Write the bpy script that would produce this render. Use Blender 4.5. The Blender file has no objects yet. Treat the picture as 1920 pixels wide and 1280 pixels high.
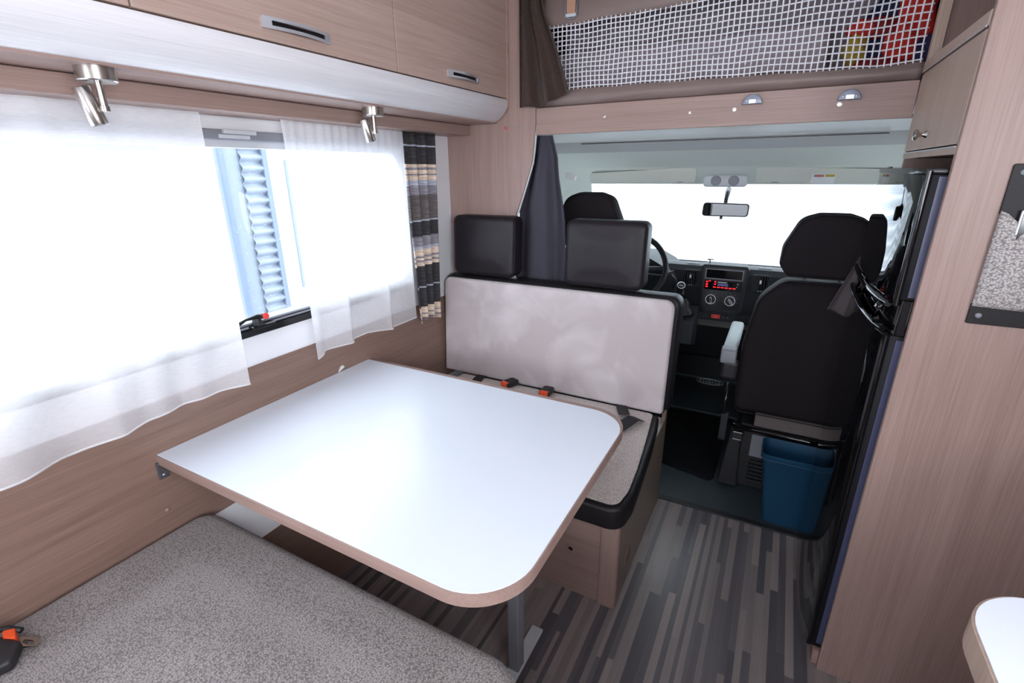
import bpy, bmesh, math, random
from mathutils import Vector, Matrix
random.seed(7)
PI = math.pi
SC = bpy.context.scene
COL = SC.collection

# ------------------------------------------------------------------ camera, sky, lights, exposure
CAM = Vector((1.372, 0.0, 1.42))
Rw = [(0.87921861, 0.14962175, -0.45231402), (0.47632515, -0.29486795, 0.82835212), (-0.00943341, -0.94375114, -0.330522)]
cd = bpy.data.cameras.new('camera'); cam = bpy.data.objects.new('camera', cd); COL.objects.link(cam)
cd.sensor_width = 36.0; cd.lens = 913.0 / 1920 * 36; cd.clip_start = 0.02; cd.clip_end = 200
mw = Matrix.Identity(4)
for i in range(3):
    mw[i][0] = Rw[i][0]; mw[i][1] = -Rw[i][1]; mw[i][2] = -Rw[i][2]; mw[i][3] = CAM[i]
cam.matrix_world = mw
SC.camera = cam
SC.view_settings.view_transform = 'Standard'; SC.view_settings.look = 'None'
SC.view_settings.gamma = 1.0; SC.view_settings.use_curve_mapping = False
SC.view_settings.exposure = -0.05
SC.cycles.use_denoising = True
SC.cycles.max_bounces = 10; SC.cycles.diffuse_bounces = 6; SC.cycles.transparent_max_bounces = 16
SC.cycles.sample_clamp_indirect = 6.0
W = bpy.data.worlds.new('overcast_sky'); SC.world = W; W.use_nodes = True
wn = W.node_tree.nodes; wl = W.node_tree.links
bg = wn['Background']
tc = wn.new('ShaderNodeTexCoord'); sp = wn.new('ShaderNodeSeparateXYZ'); cr = wn.new('ShaderNodeValToRGB')
wl.new(tc.outputs['Generated'], sp.inputs[0]); wl.new(sp.outputs['Z'], cr.inputs[0]); wl.new(cr.outputs[0], bg.inputs[0])
cr.color_ramp.elements[0].position = 0.0; cr.color_ramp.elements[0].color = (0.84, 0.905, 1.0, 1)
cr.color_ramp.elements[1].position = 1.0; cr.color_ramp.elements[1].color = (0.87, 0.92, 1.0, 1)
bg.inputs[1].default_value = 7.5

def area(name, loc, target, sx, sy, power, col=(0.95, 0.955, 1.0)):
    l = bpy.data.lights.new(name, 'AREA'); l.shape = 'RECTANGLE'; l.size = sx; l.size_y = sy
    l.energy = power; l.color = col
    o = bpy.data.objects.new(name, l); COL.objects.link(o); o.location = loc
    d = (Vector(target) - Vector(loc)).normalized()
    o.rotation_euler = d.to_track_quat('-Z', 'Y').to_euler()
    return o
# added fill lamps, unseen, outside the kitchen and rear window openings behind the camera
area('kitchen_window_fill', (2.26, -0.35, 1.45), (0, 0.2, 1.3), 1.0, 0.55, 24)
area('rear_window_fill', (1.1, -2.33, 1.45), (1.1, 1.0, 1.3), 1.3, 0.6, 19)

# ------------------------------------------------------------------ helpers
def worldloc(p):
    v = Vector((0, 0, 0))
    while p is not None:
        v += p.location; p = p.parent
    return v

def obj(name, bm, m=None, parent=None, smooth=False, label=None, cat=None, group=None, kind=None, auto=None):
    bmesh.ops.remove_doubles(bm, verts=bm.verts, dist=1e-6)
    bmesh.ops.recalc_face_normals(bm, faces=bm.faces)
    if parent is None:
        xs = [v.co.x for v in bm.verts]; ys = [v.co.y for v in bm.verts]; zs = [v.co.z for v in bm.verts]
        o0 = Vector(((min(xs)+max(xs))/2, (min(ys)+max(ys))/2, min(zs)))
        loc = o0
    else:
        o0 = worldloc(parent); loc = Vector((0, 0, 0))
    bmesh.ops.translate(bm, verts=bm.verts, vec=-o0)
    if smooth:
        for f in bm.faces: f.smooth = True
    me = bpy.data.meshes.new(name); bm.to_mesh(me); bm.free()
    if m is not None:
        for mm in (m if isinstance(m, (list, tuple)) else [m]): me.materials.append(mm)
    o = bpy.data.objects.new(name, me); COL.objects.link(o)
    o.location = loc
    if parent is not None: o.parent = parent
    if smooth and auto is not None:
        me.set_sharp_from_angle(angle=math.radians(auto))
    tag(o, label, cat, group, kind)
    return o

def tag(o, label=None, cat=None, group=None, kind=None):
    if label: o['label'] = label
    if cat: o['category'] = cat
    if group: o['group'] = group
    if kind: o['kind'] = kind
    return o

def thing(name, label, cat, loc, group=None, kind=None):
    o = bpy.data.objects.new(name, None); COL.objects.link(o); o.location = loc
    o.empty_display_size = 0.05
    return tag(o, label, cat, group, kind)

def copy_tree(o, parent=None):
    c = o.copy(); COL.objects.link(c); c.parent = parent
    for ch in list(o.children): copy_tree(ch, c)
    return c

def bx(bm, x0, x1, y0, y1, z0, z1):
    vs = [bm.verts.new((x, y, z)) for x in (x0, x1) for y in (y0, y1) for z in (z0, z1)]
    for q in ((0, 1, 3, 2), (4, 6, 7, 5), (0, 4, 5, 1), (2, 3, 7, 6), (0, 2, 6, 4), (1, 5, 7, 3)):
        bm.faces.new([vs[i] for i in q])
    return vs

def box(x0, x1, y0, y1, z0, z1, r=0.0, seg=2):
    bm = bmesh.new(); bx(bm, x0, x1, y0, y1, z0, z1)
    if r > 0: bmesh.ops.bevel(bm, geom=list(bm.edges), offset=r, segments=seg, affect='EDGES', profile=0.5)
    return bm

def roundpoly(pts, r, seg=6):
    n = len(pts); out = []
    rr = r if isinstance(r, (list, tuple)) else [r]*n
    for i in range(n):
        p = Vector(pts[i]); a = Vector(pts[i-1]); b = Vector(pts[(i+1) % n]); q = rr[i]
        if q <= 0: out.append(tuple(p)); continue
        u = (a-p).normalized(); v = (b-p).normalized()
        ang = u.angle(v); t = min(q/math.tan(ang/2), (a-p).length*0.49, (b-p).length*0.49); q2 = t*math.tan(ang/2)
        c = p + (u+v).normalized()*(q2/math.sin(ang/2))
        s = p+u*t; e = p+v*t
        a0 = math.atan2(s.y-c.y, s.x-c.x); a1 = math.atan2(e.y-c.y, e.x-c.x)
        d = (a1-a0+PI) % (2*PI)-PI
        for k in range(seg+1):
            th = a0+d*k/seg; out.append((c.x+q2*math.cos(th), c.y+q2*math.sin(th)))
    return out

def P3(axis, a, b, t):
    return {'x': (t, a, b), 'y': (a, t, b), 'z': (a, b, t)}[axis]

def prism(pts, axis, t0, t1, bm=None, bev=0.0, seg=2):
    bm = bm or bmesh.new()
    n = len(pts)
    A = [bm.verts.new(P3(axis, p[0], p[1], t0)) for p in pts]
    B = [bm.verts.new(P3(axis, p[0], p[1], t1)) for p in pts]
    f0 = bm.faces.new(A); f1 = bm.faces.new(list(reversed(B)))
    for i in range(n):
        bm.faces.new((A[i], B[i], B[(i+1) % n], A[(i+1) % n]))
    if bev > 0:
        es = list(set(list(f0.edges)+list(f1.edges)))
        bmesh.ops.bevel(bm, geom=es, offset=bev, segments=seg, affect='EDGES', profile=0.5)
    return bm

def area2(pts):
    return sum(pts[i-1][0]*pts[i][1]-pts[i][0]*pts[i-1][1] for i in range(len(pts)))/2

def pillow(pts, axis, t0, t1, r, puff=0.0, bm=None, seg=4, both=True):
    """outline with rolled rims and slightly puffed faces, extruded from t0 to t1"""
    bm = bm or bmesh.new()
    if area2(pts) < 0: pts = list(reversed(pts))
    n = len(pts); N = []
    for i in range(n):
        e1 = Vector(pts[i])-Vector(pts[i-1]); e2 = Vector(pts[(i+1) % n])-Vector(pts[i])
        a = e1.normalized() if e1.length > 1e-9 else e2.normalized()
        b = e2.normalized() if e2.length > 1e-9 else a
        t = (a+b); t = t.normalized() if t.length > 1e-6 else a
        N.append(Vector((-t.y, t.x)))
    cx = sum(p[0] for p in pts)/n; cy = sum(p[1] for p in pts)/n
    rings = []
    s = 1 if t1 > t0 else -1
    def ring(ins, t, sc=1.0):
        vs = []
        for i in range(n):
            x = pts[i][0]+N[i].x*ins; y = pts[i][1]+N[i].y*ins
            x = cx+(x-cx)*sc; y = cy+(y-cy)*sc
            vs.append(bm.verts.new(P3(axis, x, y, t)))
        rings.append(vs)
    scs = (0.12, 0.25, 0.4, 0.55, 0.7, 0.82, 0.92) if puff > 0 else (0.5,)
    for sc in scs: ring(r, t0, sc)
    for k in range(seg+1):
        th = PI/2*k/seg; ring(r*(1-math.sin(th)), t0+s*r*(1-math.cos(th)))
    for k in range(seg+1):
        th = PI/2*(1-k/seg); ring(r*(1-math.sin(th)), t1-s*r*(1-math.cos(th)))
    for sc in reversed(scs): ring(r, t1, sc)
    for a, b in zip(rings, rings[1:]):
        for i in range(n): bm.faces.new((a[i], a[(i+1) % n], b[(i+1) % n], b[i]))
    ends = []
    for rg, t in ((rings[0], t0), (rings[-1], t1)):
        c = bm.verts.new(P3(axis, cx, cy, t)); ends.append(c)
        for i in range(n): bm.faces.new((rg[i], rg[(i+1) % n], c))
    if puff > 0:
        ia, ib = {'x': (1, 2), 'y': (0, 2), 'z': (0, 1)}[axis]; it = 'xyz'.index(axis)
        a0 = min(p[0] for p in pts)+r; a1 = max(p[0] for p in pts)-r; b0 = min(p[1] for p in pts)+r; b1 = max(p[1] for p in pts)-r
        def hgt(co):
            u = (2*co[ia]-a0-a1)/(a1-a0); v = (2*co[ib]-b0-b1)/(b1-b0)
            return max(0, 1-u*u)*max(0, 1-v*v)*1.6*puff
        m = len(scs)
        for rg in rings[-m:]+[[ends[1]]]:
            for v in rg: v.co[it] += s*min(hgt(v.co), puff)
        if both:
            for rg in rings[:m]+[[ends[0]]]:
                for v in rg: v.co[it] -= s*min(hgt(v.co), puff)
    return bm

def rect(a0, a1, b0, b1): return [(a0, b0), (a1, b0), (a1, b1), (a0, b1)]

def tube(path, r, sides=8, closed=False, bm=None):
    bm = bm or bmesh.new()
    P = [Vector(p) for p in path]; n = len(P); rings = []
    rr = r if isinstance(r, (list, tuple)) else [r]*n
    up = Vector((0, 0, 1))
    for i in range(n):
        a = P[i-1] if (i > 0 or closed) else P[i]; b = P[(i+1) % n] if (i < n-1 or closed) else P[i]
        t = (b-a).normalized()
        u = t.cross(up)
        if u.length < 1e-3: u = t.cross(Vector((0, 1, 0)))
        u.normalize(); v = t.cross(u).normalized()
        rings.append([bm.verts.new(P[i]+u*rr[i]*math.cos(2*PI*k/sides)+v*rr[i]*math.sin(2*PI*k/sides)) for k in range(sides)])
    for i in range(n if closed else n-1):
        a = rings[i]; b = rings[(i+1) % n]
        for k in range(sides): bm.faces.new((a[k], a[(k+1) % sides], b[(k+1) % sides], b[k]))
    if not closed:
        bm.faces.new(rings[0]); bm.faces.new(list(reversed(rings[-1])))
    return bm

def lathe(prof, origin, axis=(0, 0, 1), sides=24, bm=None):
    """prof: (radius, height) along axis from origin"""
    bm = bm or bmesh.new()
    q = Vector((0, 0, 1)).rotation_difference(Vector(axis).normalized()); o = Vector(origin); rings = []
    for r, h in prof:
        if r < 1e-6: rings.append([bm.verts.new(o+q @ Vector((0, 0, h)))])
        else: rings.append([bm.verts.new(o+q @ Vector((r*math.cos(2*PI*k/sides), r*math.sin(2*PI*k/sides), h))) for k in range(sides)])
    for a, b in zip(rings, rings[1:]):
        for k in range(sides):
            if len(a) == 1 and len(b) == 1: continue
            if len(a) == 1: bm.faces.new((a[0], b[(k+1) % sides], b[k]))
            elif len(b) == 1: bm.faces.new((a[k], a[(k+1) % sides], b[0]))
            else: bm.faces.new((a[k], a[(k+1) % sides], b[(k+1) % sides], b[k]))
    for rg, rev in ((rings[0], True), (rings[-1], False)):
        if len(rg) > 1: bm.faces.new(list(reversed(rg)) if rev else rg)
    return bm

def sheet(f, nu, nv, th=0.0, bm=None):
    """grid surface f(u,v) with thickness th along the local normal"""
    bm = bm or bmesh.new()
    G = [[Vector(f(i/nu, j/nv)) for j in range(nv+1)] for i in range(nu+1)]
    def nrm(i, j):
        a = G[min(i+1, nu)][j]-G[max(i-1, 0)][j]; b = G[i][min(j+1, nv)]-G[i][max(j-1, 0)]
        n = a.cross(b); return n.normalized() if n.length > 1e-12 else Vector((0, 0, 1))
    A = [[bm.verts.new(G[i][j]) for j in range(nv+1)] for i in range(nu+1)]
    for i in range(nu):
        for j in range(nv): bm.faces.new((A[i][j], A[i+1][j], A[i+1][j+1], A[i][j+1]))
    if th > 0:
        B = [[bm.verts.new(G[i][j]+nrm(i, j)*th) for j in range(nv+1)] for i in range(nu+1)]
        for i in range(nu):
            for j in range(nv): bm.faces.new((B[i][j], B[i][j+1], B[i+1][j+1], B[i+1][j]))
        for i in range(nu):
            bm.faces.new((A[i][0], B[i][0], B[i+1][0], A[i+1][0])); bm.faces.new((A[i][nv], A[i+1][nv], B[i+1][nv], B[i][nv]))
        for j in range(nv):
            bm.faces.new((A[0][j], A[0][j+1], B[0][j+1], B[0][j])); bm.faces.new((A[nu][j], B[nu][j], B[nu][j+1], A[nu][j+1]))
    return bm

def lerp(a, b, t): return a+(b-a)*t
def pw(tab, t):
    if t <= tab[0][0]: return tab[0][1]
    for (a, x), (b, y) in zip(tab, tab[1:]):
        if t <= b: return lerp(x, y, (t-a)/(b-a))
    return tab[-1][1]
def sst(t): t = max(0, min(1, t)); return t*t*(3-2*t)

# ------------------------------------------------------------------ materials
def newmat(name):
    m = bpy.data.materials.new(name); m.use_nodes = True
    nt = m.node_tree; b = nt.nodes['Principled BSDF']
    return m, nt, b
def plain(name, col, rough=0.5, metal=0.0, spec=0.5, bump=0.0, bscale=200, coat=0.0, var=0.0):
    m, nt, b = newmat(name)
    b.inputs['Base Color'].default_value = (*col, 1); b.inputs['Roughness'].default_value = rough
    b.inputs['Metallic'].default_value = metal; b.inputs['Specular IOR Level'].default_value = spec
    b.inputs['Coat Weight'].default_value = coat
    t = nt.nodes.new('ShaderNodeTexCoord'); n = nt.nodes.new('ShaderNodeTexNoise'); n.inputs['Scale'].default_value = bscale
    n.inputs['Detail'].default_value = 4
    nt.links.new(t.outputs['Object'], n.inputs['Vector'])
    if bump > 0:
        bp = nt.nodes.new('ShaderNodeBump'); bp.inputs['Strength'].default_value = bump; bp.inputs['Distance'].default_value = 0.001
        nt.links.new(n.outputs['Fac'], bp.inputs['Height']); nt.links.new(bp.outputs[0], b.inputs['Normal'])
    if var > 0:
        r = nt.nodes.new('ShaderNodeValToRGB')
        r.color_ramp.elements[0].color = (*[c*(1-var) for c in col], 1); r.color_ramp.elements[1].color = (*[min(1, c*(1+var)) for c in col], 1)
        r.color_ramp.elements[0].position = 0.3; r.color_ramp.elements[1].position = 0.7
        nt.links.new(n.outputs['Fac'], r.inputs[0]); nt.links.new(r.outputs[0], b.inputs['Base Color'])
    return m
def wood(name, dark, light, grain='y', rough=0.42, fine=1.0, bump=0.12):
    m, nt, b = newmat(name)
    t = nt.nodes.new('ShaderNodeTexCoord')
    def band(al, ac, detail):
        mp = nt.nodes.new('ShaderNodeMapping'); s = [ac, ac, ac]; s['xyz'.index(grain)] = al
        mp.inputs['Scale'].default_value = s
        n = nt.nodes.new('ShaderNodeTexNoise'); n.inputs['Scale'].default_value = 1.0; n.inputs['Detail'].default_value = detail
        n.inputs['Roughness'].default_value = 0.65
        nt.links.new(t.outputs['Object'], mp.inputs[0]); nt.links.new(mp.outputs[0], n.inputs['Vector']); return n
    a = band(0.9, 26, 5); c = band(5.0, 330, 3)
    mx = nt.nodes.new('ShaderNodeMath'); mx.operation = 'MULTIPLY_ADD'; mx.inputs[1].default_value = 0.55*fine
    nt.links.new(c.outputs['Fac'], mx.inputs[0])
    m2 = nt.nodes.new('ShaderNodeMath'); m2.operation = 'MULTIPLY'; m2.inputs[1].default_value = 1-0.55*fine
    nt.links.new(a.outputs['Fac'], m2.inputs[0]); nt.links.new(m2.outputs[0], mx.inputs[2])
    r = nt.nodes.new('ShaderNodeValToRGB')
    r.color_ramp.elements[0].position = 0.30; r.color_ramp.elements[0].color = (*dark, 1)
    r.color_ramp.elements[1].position = 0.70; r.color_ramp.elements[1].color = (*light, 1)
    nt.links.new(mx.outputs[0], r.inputs[0]); nt.links.new(r.outputs[0], b.inputs['Base Color'])
    bp = nt.nodes.new('ShaderNodeBump'); bp.inputs['Strength'].default_value = bump; bp.inputs['Distance'].default_value = 0.0006
    nt.links.new(c.outputs['Fac'], bp.inputs['Height']); nt.links.new(bp.outputs[0], b.inputs['Normal'])
    b.inputs['Roughness'].default_value = rough; b.inputs['Specular IOR Level'].default_value = 0.4
    return m
def weave(name, dark, light, sx=330, sy=330, sz=330, bump=0.6, rough=0.95, mottled=0.0):
    m, nt, b = newmat(name)
    t = nt.nodes.new('ShaderNodeTexCoord'); mp = nt.nodes.new('ShaderNodeMapping'); mp.inputs['Scale'].default_value = (sx, sy, sz)
    v = nt.nodes.new('ShaderNodeTexVoronoi'); v.inputs['Scale'].default_value = 1.0; v.inputs['Randomness'].default_value = 0.75
    nt.links.new(t.outputs['Object'], mp.inputs[0]); nt.links.new(mp.outputs[0], v.inputs['Vector'])
    n = nt.nodes.new('ShaderNodeTexNoise'); n.inputs['Scale'].default_value = 7; nt.links.new(t.outputs['Object'], n.inputs['Vector'])
    ad = nt.nodes.new('ShaderNodeMath'); ad.operation = 'MULTIPLY_ADD'; ad.inputs[1].default_value = mottled
    nt.links.new(n.outputs['Fac'], ad.inputs[0]); nt.links.new(v.outputs['Distance'], ad.inputs[2])
    r = nt.nodes.new('ShaderNodeValToRGB')
    r.color_ramp.elements[0].position = 0.15+mottled*0.5; r.color_ramp.elements[0].color = (*light, 1)
    r.color_ramp.elements[1].position = 0.75+mottled*0.5; r.color_ramp.elements[1].color = (*dark, 1)
    nt.links.new(ad.outputs[0], r.inputs[0]); nt.links.new(r.outputs[0], b.inputs['Base Color'])
    bp = nt.nodes.new('ShaderNodeBump'); bp.invert = True; bp.inputs['Strength'].default_value = bump; bp.inputs['Distance'].default_value = 0.001
    nt.links.new(v.outputs['Distance'], bp.inputs['Height']); nt.links.new(bp.outputs[0], b.inputs['Normal'])
    b.inputs['Roughness'].default_value = rough; b.inputs['Specular IOR Level'].default_value = 0.2
    b.inputs['Sheen Weight'].default_value = 0.15
    return m
def glass(name, tint=(0.97, 0.99, 1.0), refl=1.0):
    m = bpy.data.materials.new(name); m.use_nodes = True; nt = m.node_tree; nt.nodes.clear()
    o = nt.nodes.new('ShaderNodeOutputMaterial'); mx = nt.nodes.new('ShaderNodeMixShader')
    tr = nt.nodes.new('ShaderNodeBsdfTransparent'); tr.inputs[0].default_value = (*tint, 1)
    gl = nt.nodes.new('ShaderNodeBsdfGlossy'); gl.inputs['Roughness'].default_value = 0.02
    lw = nt.nodes.new('ShaderNodeLayerWeight'); pw_ = nt.nodes.new('ShaderNodeMath'); pw_.operation = 'POWER'; pw_.inputs[1].default_value = 5.0
    fr = nt.nodes.new('ShaderNodeMath'); fr.operation = 'MULTIPLY_ADD'; fr.inputs[1].default_value = 0.6*refl; fr.inputs[2].default_value = 0.025*refl
    nt.links.new(lw.outputs['Facing'], pw_.inputs[0]); nt.links.new(pw_.outputs[0], fr.inputs[0])
    nt.links.new(fr.outputs[0], mx.inputs[0]); nt.links.new(tr.outputs[0], mx.inputs[1]); nt.links.new(gl.outputs[0], mx.inputs[2])
    nt.links.new(mx.outputs[0], o.inputs[0]); return m
def sheer(name, col, trans, stripes=None):
    m = bpy.data.materials.new(name); m.use_nodes = True; nt = m.node_tree; nt.nodes.clear()
    o = nt.nodes.new('ShaderNodeOutputMaterial')
    tr = nt.nodes.new('ShaderNodeBsdfTransparent'); tl = nt.nodes.new('ShaderNodeBsdfTranslucent'); df = nt.nodes.new('ShaderNodeBsdfDiffuse')
    tl.inputs[0].default_value = (*col, 1); df.inputs[0].default_value = (*col, 1)
    a = nt.nodes.new('ShaderNodeMixShader'); a.inputs[0].default_value = 0.55
    nt.links.new(tl.outputs[0], a.inputs[1]); nt.links.new(df.outputs[0], a.inputs[2])
    b = nt.nodes.new('ShaderNodeMixShader')
    t = nt.nodes.new('ShaderNodeTexCoord'); mp = nt.nodes.new('ShaderNodeMapping'); mp.inputs['Scale'].default_value = (60, 60, 1400)
    n = nt.nodes.new('ShaderNodeTexNoise'); n.inputs['Scale'].default_value = 1; n.inputs['Detail'].default_value = 2
    nt.links.new(t.outputs['Object'], mp.inputs[0]); nt.links.new(mp.outputs[0], n.inputs['Vector'])
    mr = nt.nodes.new('ShaderNodeMapRange'); mr.inputs['From Min'].default_value = 0.3; mr.inputs['From Max'].default_value = 0.7
    mr.inputs['To Min'].default_value = 1-trans-0.06; mr.inputs['To Max'].default_value = 1-trans+0.06
    nt.links.new(n.outputs['Fac'], mr.inputs['Value']); nt.links.new(mr.outputs[0], b.inputs[0])
    nt.links.new(tr.outputs[0], b.inputs[1]); nt.links.new(a.outputs[0], b.inputs[2]); nt.links.new(b.outputs[0], o.inputs[0])
    return m
def emis(name, col, s):
    m, nt, b = newmat(name); b.inputs['Base Color'].default_value = (0.01, 0.01, 0.01, 1)
    b.inputs['Emission Color'].default_value = (*col, 1); b.inputs['Emission Strength'].default_value = s; return m

WD, WL = (0.25, 0.163, 0.137), (0.385, 0.270, 0.236)
M = {}
M['wood_y'] = wood('oak_laminate_lengthwise', WD, WL, 'y')
M['wood_x'] = wood('oak_laminate_crosswise', WD, WL, 'x')
M['wood_z'] = wood('oak_laminate_upright', WD, WL, 'z')
M['wood_door'] = wood('oak_laminate_locker_doors', (0.34, 0.232, 0.19), (0.51, 0.375, 0.32), 'y')
M['wood_doorz'] = wood('oak_laminate_cupboard_door', (0.38, 0.27, 0.21), (0.54, 0.41, 0.33), 'z')
M['wood_low'] = wood('oak_laminate_lower_wall', (0.175, 0.105, 0.080), (0.30, 0.198, 0.158), 'y')
M['wood_edge'] = wood('edge_banding', (0.27, 0.165, 0.14), (0.40, 0.265, 0.23), 'y')
M['white_wood'] = wood('white_ash_laminate', (0.66, 0.65, 0.68), (0.84, 0.83, 0.85), 'y', rough=0.35, bump=0.05)
M['white'] = plain('white_wall_lining', (0.84, 0.85, 0.88), 0.6)
M['table'] = plain('white_table_laminate', (0.72, 0.775, 0.84), 0.22, bump=0.03, bscale=60)
M['chrome'] = plain('brushed_nickel', (0.50, 0.47, 0.44), 0.25, 1.0)
M['silver'] = plain('satin_silver', (0.70, 0.72, 0.77), 0.34, 0.8)
M['black_pl'] = plain('black_plastic', (0.018, 0.018, 0.021), 0.45, bump=0.1)
M['dark_pl'] = plain('charcoal_dash_plastic', (0.019, 0.022, 0.027), 0.6, spec=0.3, bump=0.25, bscale=500)
M['grey_pl'] = plain('grey_plastic', (0.22, 0.23, 0.26), 0.5)
M['ltgrey_pl'] = plain('light_grey_plastic', (0.55, 0.57, 0.60), 0.5)
M['gloss_black'] = plain('gloss_black_fridge_door', (0.004, 0.004, 0.005), 0.02, spec=0.5)
M['satin_black'] = plain('satin_black_trim', (0.01, 0.01, 0.012), 0.2)
M['blue_film'] = plain('bluish_door_edge', (0.05, 0.055, 0.11), 0.4)
M['leather'] = plain('black_leatherette', (0.010, 0.0085, 0.010), 0.46, spec=0.28, bump=0.35, bscale=350)
M['leather_grey'] = plain('dark_grey_leatherette', (0.015, 0.012, 0.015), 0.42, spec=0.28, bump=0.4, bscale=300)
M['suede'] = plain('beige_microfibre', (0.52, 0.465, 0.46), 0.95, spec=0.1, bump=0.1, bscale=400)
def suede_marks():
    m, nt, b = newmat('beige_microfibre_with_marks')
    t = nt.nodes.new('ShaderNodeTexCoord')
    n = nt.nodes.new('ShaderNodeTexNoise'); n.inputs['Scale'].default_value = 5; n.inputs['Detail'].default_value = 3; n.inputs['Distortion'].default_value = 0.6
    f = nt.nodes.new('ShaderNodeTexNoise'); f.inputs['Scale'].default_value = 260
    nt.links.new(t.outputs['Object'], n.inputs['Vector']); nt.links.new(t.outputs['Object'], f.inputs['Vector'])
    r = nt.nodes.new('ShaderNodeValToRGB')
    e = r.color_ramp.elements; e[0].position = 0.45; e[0].color = (0.475, 0.42, 0.42, 1); e[1].position = 0.66; e[1].color = (0.60, 0.55, 0.555, 1)
    nt.links.new(n.outputs['Fac'], r.inputs[0]); nt.links.new(r.outputs[0], b.inputs['Base Color'])
    bp = nt.nodes.new('ShaderNodeBump'); bp.inputs['Strength'].default_value = 0.15; bp.inputs['Distance'].default_value = 0.001
    nt.links.new(f.outputs['Fac'], bp.inputs['Height']); nt.links.new(bp.outputs[0], b.inputs['Normal'])
    b.inputs['Roughness'].default_value = 0.95; b.inputs['Specular IOR Level'].default_value = 0.1; b.inputs['Sheen Weight'].default_value = 0.2
    return m
M['suede_m'] = suede_marks()
M['seat_fab'] = weave('grey_beige_seat_weave', (0.145, 0.128, 0.122), (0.39, 0.355, 0.345), 250, 300, 250, 0.8, mottled=0.2)
M['seat_fab2'] = weave('beige_seat_weave', (0.30, 0.25, 0.23), (0.74, 0.67, 0.63), 420, 330, 420, 0.5)
M['pocket_fab'] = weave('grey_herringbone_weave', (0.20, 0.185, 0.18), (0.60, 0.56, 0.54), 210, 210, 300, 0.9)
M['cab_fab'] = plain('black_seat_cover_cloth', (0.013, 0.010, 0.012), 0.75, spec=0.22, bump=0.5, bscale=900)
M['cab_lt'] = plain('grey_armrest_cloth', (0.45, 0.50, 0.52), 0.8, bump=0.2)
M['taupe_fab'] = weave('taupe_herringbone_cloth', (0.10, 0.085, 0.08), (0.24, 0.20, 0.19), 500, 500, 500, 0.4)
M['grey_curt'] = plain('charcoal_curtain_cloth', (0.060, 0.058, 0.075), 0.85, spec=0.15, bump=0.3, bscale=900)
M['grey_curt2'] = plain('taupe_curtain_tail', (0.085, 0.072, 0.075), 0.85, spec=0.15, bump=0.3, bscale=900)
M['brown_curt'] = weave('brown_blackout_cloth', (0.035, 0.022, 0.018), (0.085, 0.055, 0.045), 300, 300, 500, 0.5)
M['brown_band'] = plain('taupe_shiny_cloth', (0.20, 0.145, 0.13), 0.45, bump=0.3, bscale=25)
M['liner'] = plain('pale_headliner', (0.80, 0.84, 0.80), 0.85, bump=0.2, bscale=400)
M['liner2'] = plain('grey_headliner_panel', (0.62, 0.63, 0.64), 0.85, bump=0.2, bscale=400)
M['liner_w'] = plain('white_roof_lip', (0.92, 0.95, 0.95), 0.45)
M['visor'] = plain('visor_vinyl', (0.60, 0.62, 0.57), 0.7, bump=0.2)
M['rubber'] = plain('dark_green_rubber_floor', (0.036, 0.050, 0.058), 0.42, bump=0.4, bscale=300)
M['carpet'] = plain('black_carpet_mat', (0.010, 0.011, 0.013), 0.95, spec=0.1, bump=1.0, bscale=700, var=0.4)
M['bin'] = plain('petrol_blue_plastic', (0.010, 0.060, 0.125), 0.42, bump=0.1)
M['cord'] = plain('white_net_cord', (0.78, 0.78, 0.82), 0.8)
M['red'] = plain('red_cloth', (0.62, 0.03, 0.02), 0.8); M['navy'] = plain('navy_cloth', (0.015, 0.02, 0.075), 0.8)
M['yellow'] = plain('ochre_cloth', (0.42, 0.30, 0.03), 0.8); M['dred'] = plain('dark_red_cloth', (0.22, 0.01, 0.01), 0.8)
M['orange'] = plain('orange_release_button', (0.85, 0.09, 0.02), 0.4)
M['redknob'] = plain('red_button', (0.70, 0.04, 0.03), 0.4)
M['belt'] = plain('black_belt_webbing', (0.012, 0.012, 0.016), 0.7, bump=0.6, bscale=900)
M['orange_tag'] = plain('tan_velcro', (0.42, 0.24, 0.16), 0.8)
M['bunk'] = plain('grey_bunk_lining', (0.36, 0.31, 0.34), 0.9)
M['bunk_d'] = plain('dark_bunk_lining', (0.36, 0.31, 0.34), 0.9)
M['gasket'] = plain('matt_black_door_edge', (0.006, 0.006, 0.008), 0.55, spec=0.2)
M['bracket'] = plain('dark_grey_bracket', (0.07, 0.07, 0.08), 0.5)
M['clip'] = plain('blue_grey_metal', (0.25, 0.27, 0.33), 0.35, 0.3)
M['glass'] = glass('window_acrylic'); M['ws'] = glass('windscreen_glass', (0.95, 0.98, 0.97))
M['sheer'] = sheer('white_voile', (0.95, 0.94, 0.96), 0.34)
M['hem'] = sheer('voile_hem', (0.93, 0.93, 0.94), 0.05)
M['mirror'] = plain('mirror_glass', (0.50, 0.55, 0.55), 0.02, 1.0)
M['led_red'] = emis('red_lit_buttons', (1.0, 0.02, 0.03), 1.6); M['led_blue'] = emis('blue_lcd', (0.10, 0.11, 0.28), 0.5)
M['text_w'] = plain('white_print', (0.75, 0.78, 0.8), 0.5)
M['text_r'] = plain('red_print', (0.7, 0.06, 0.05), 0.5)
M['screen'] = plain('dark_screen', (0.006, 0.006, 0.008), 0.08)
M['paper'] = plain('sticker_paper', (0.75, 0.76, 0.78), 0.5)
M['ext_white'] = plain('white_vehicle_panel', (0.80, 0.82, 0.85), 0.5)
M['ext_blue'] = plain('steel_blue_panel', (0.12, 0.155, 0.23), 0.5)
M['ext_pale'] = plain('pale_blue_panel', (0.185, 0.215, 0.26), 0.5)
M['ext_win'] = plain('dark_grey_outside_window', (0.05, 0.06, 0.07), 0.3)
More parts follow.
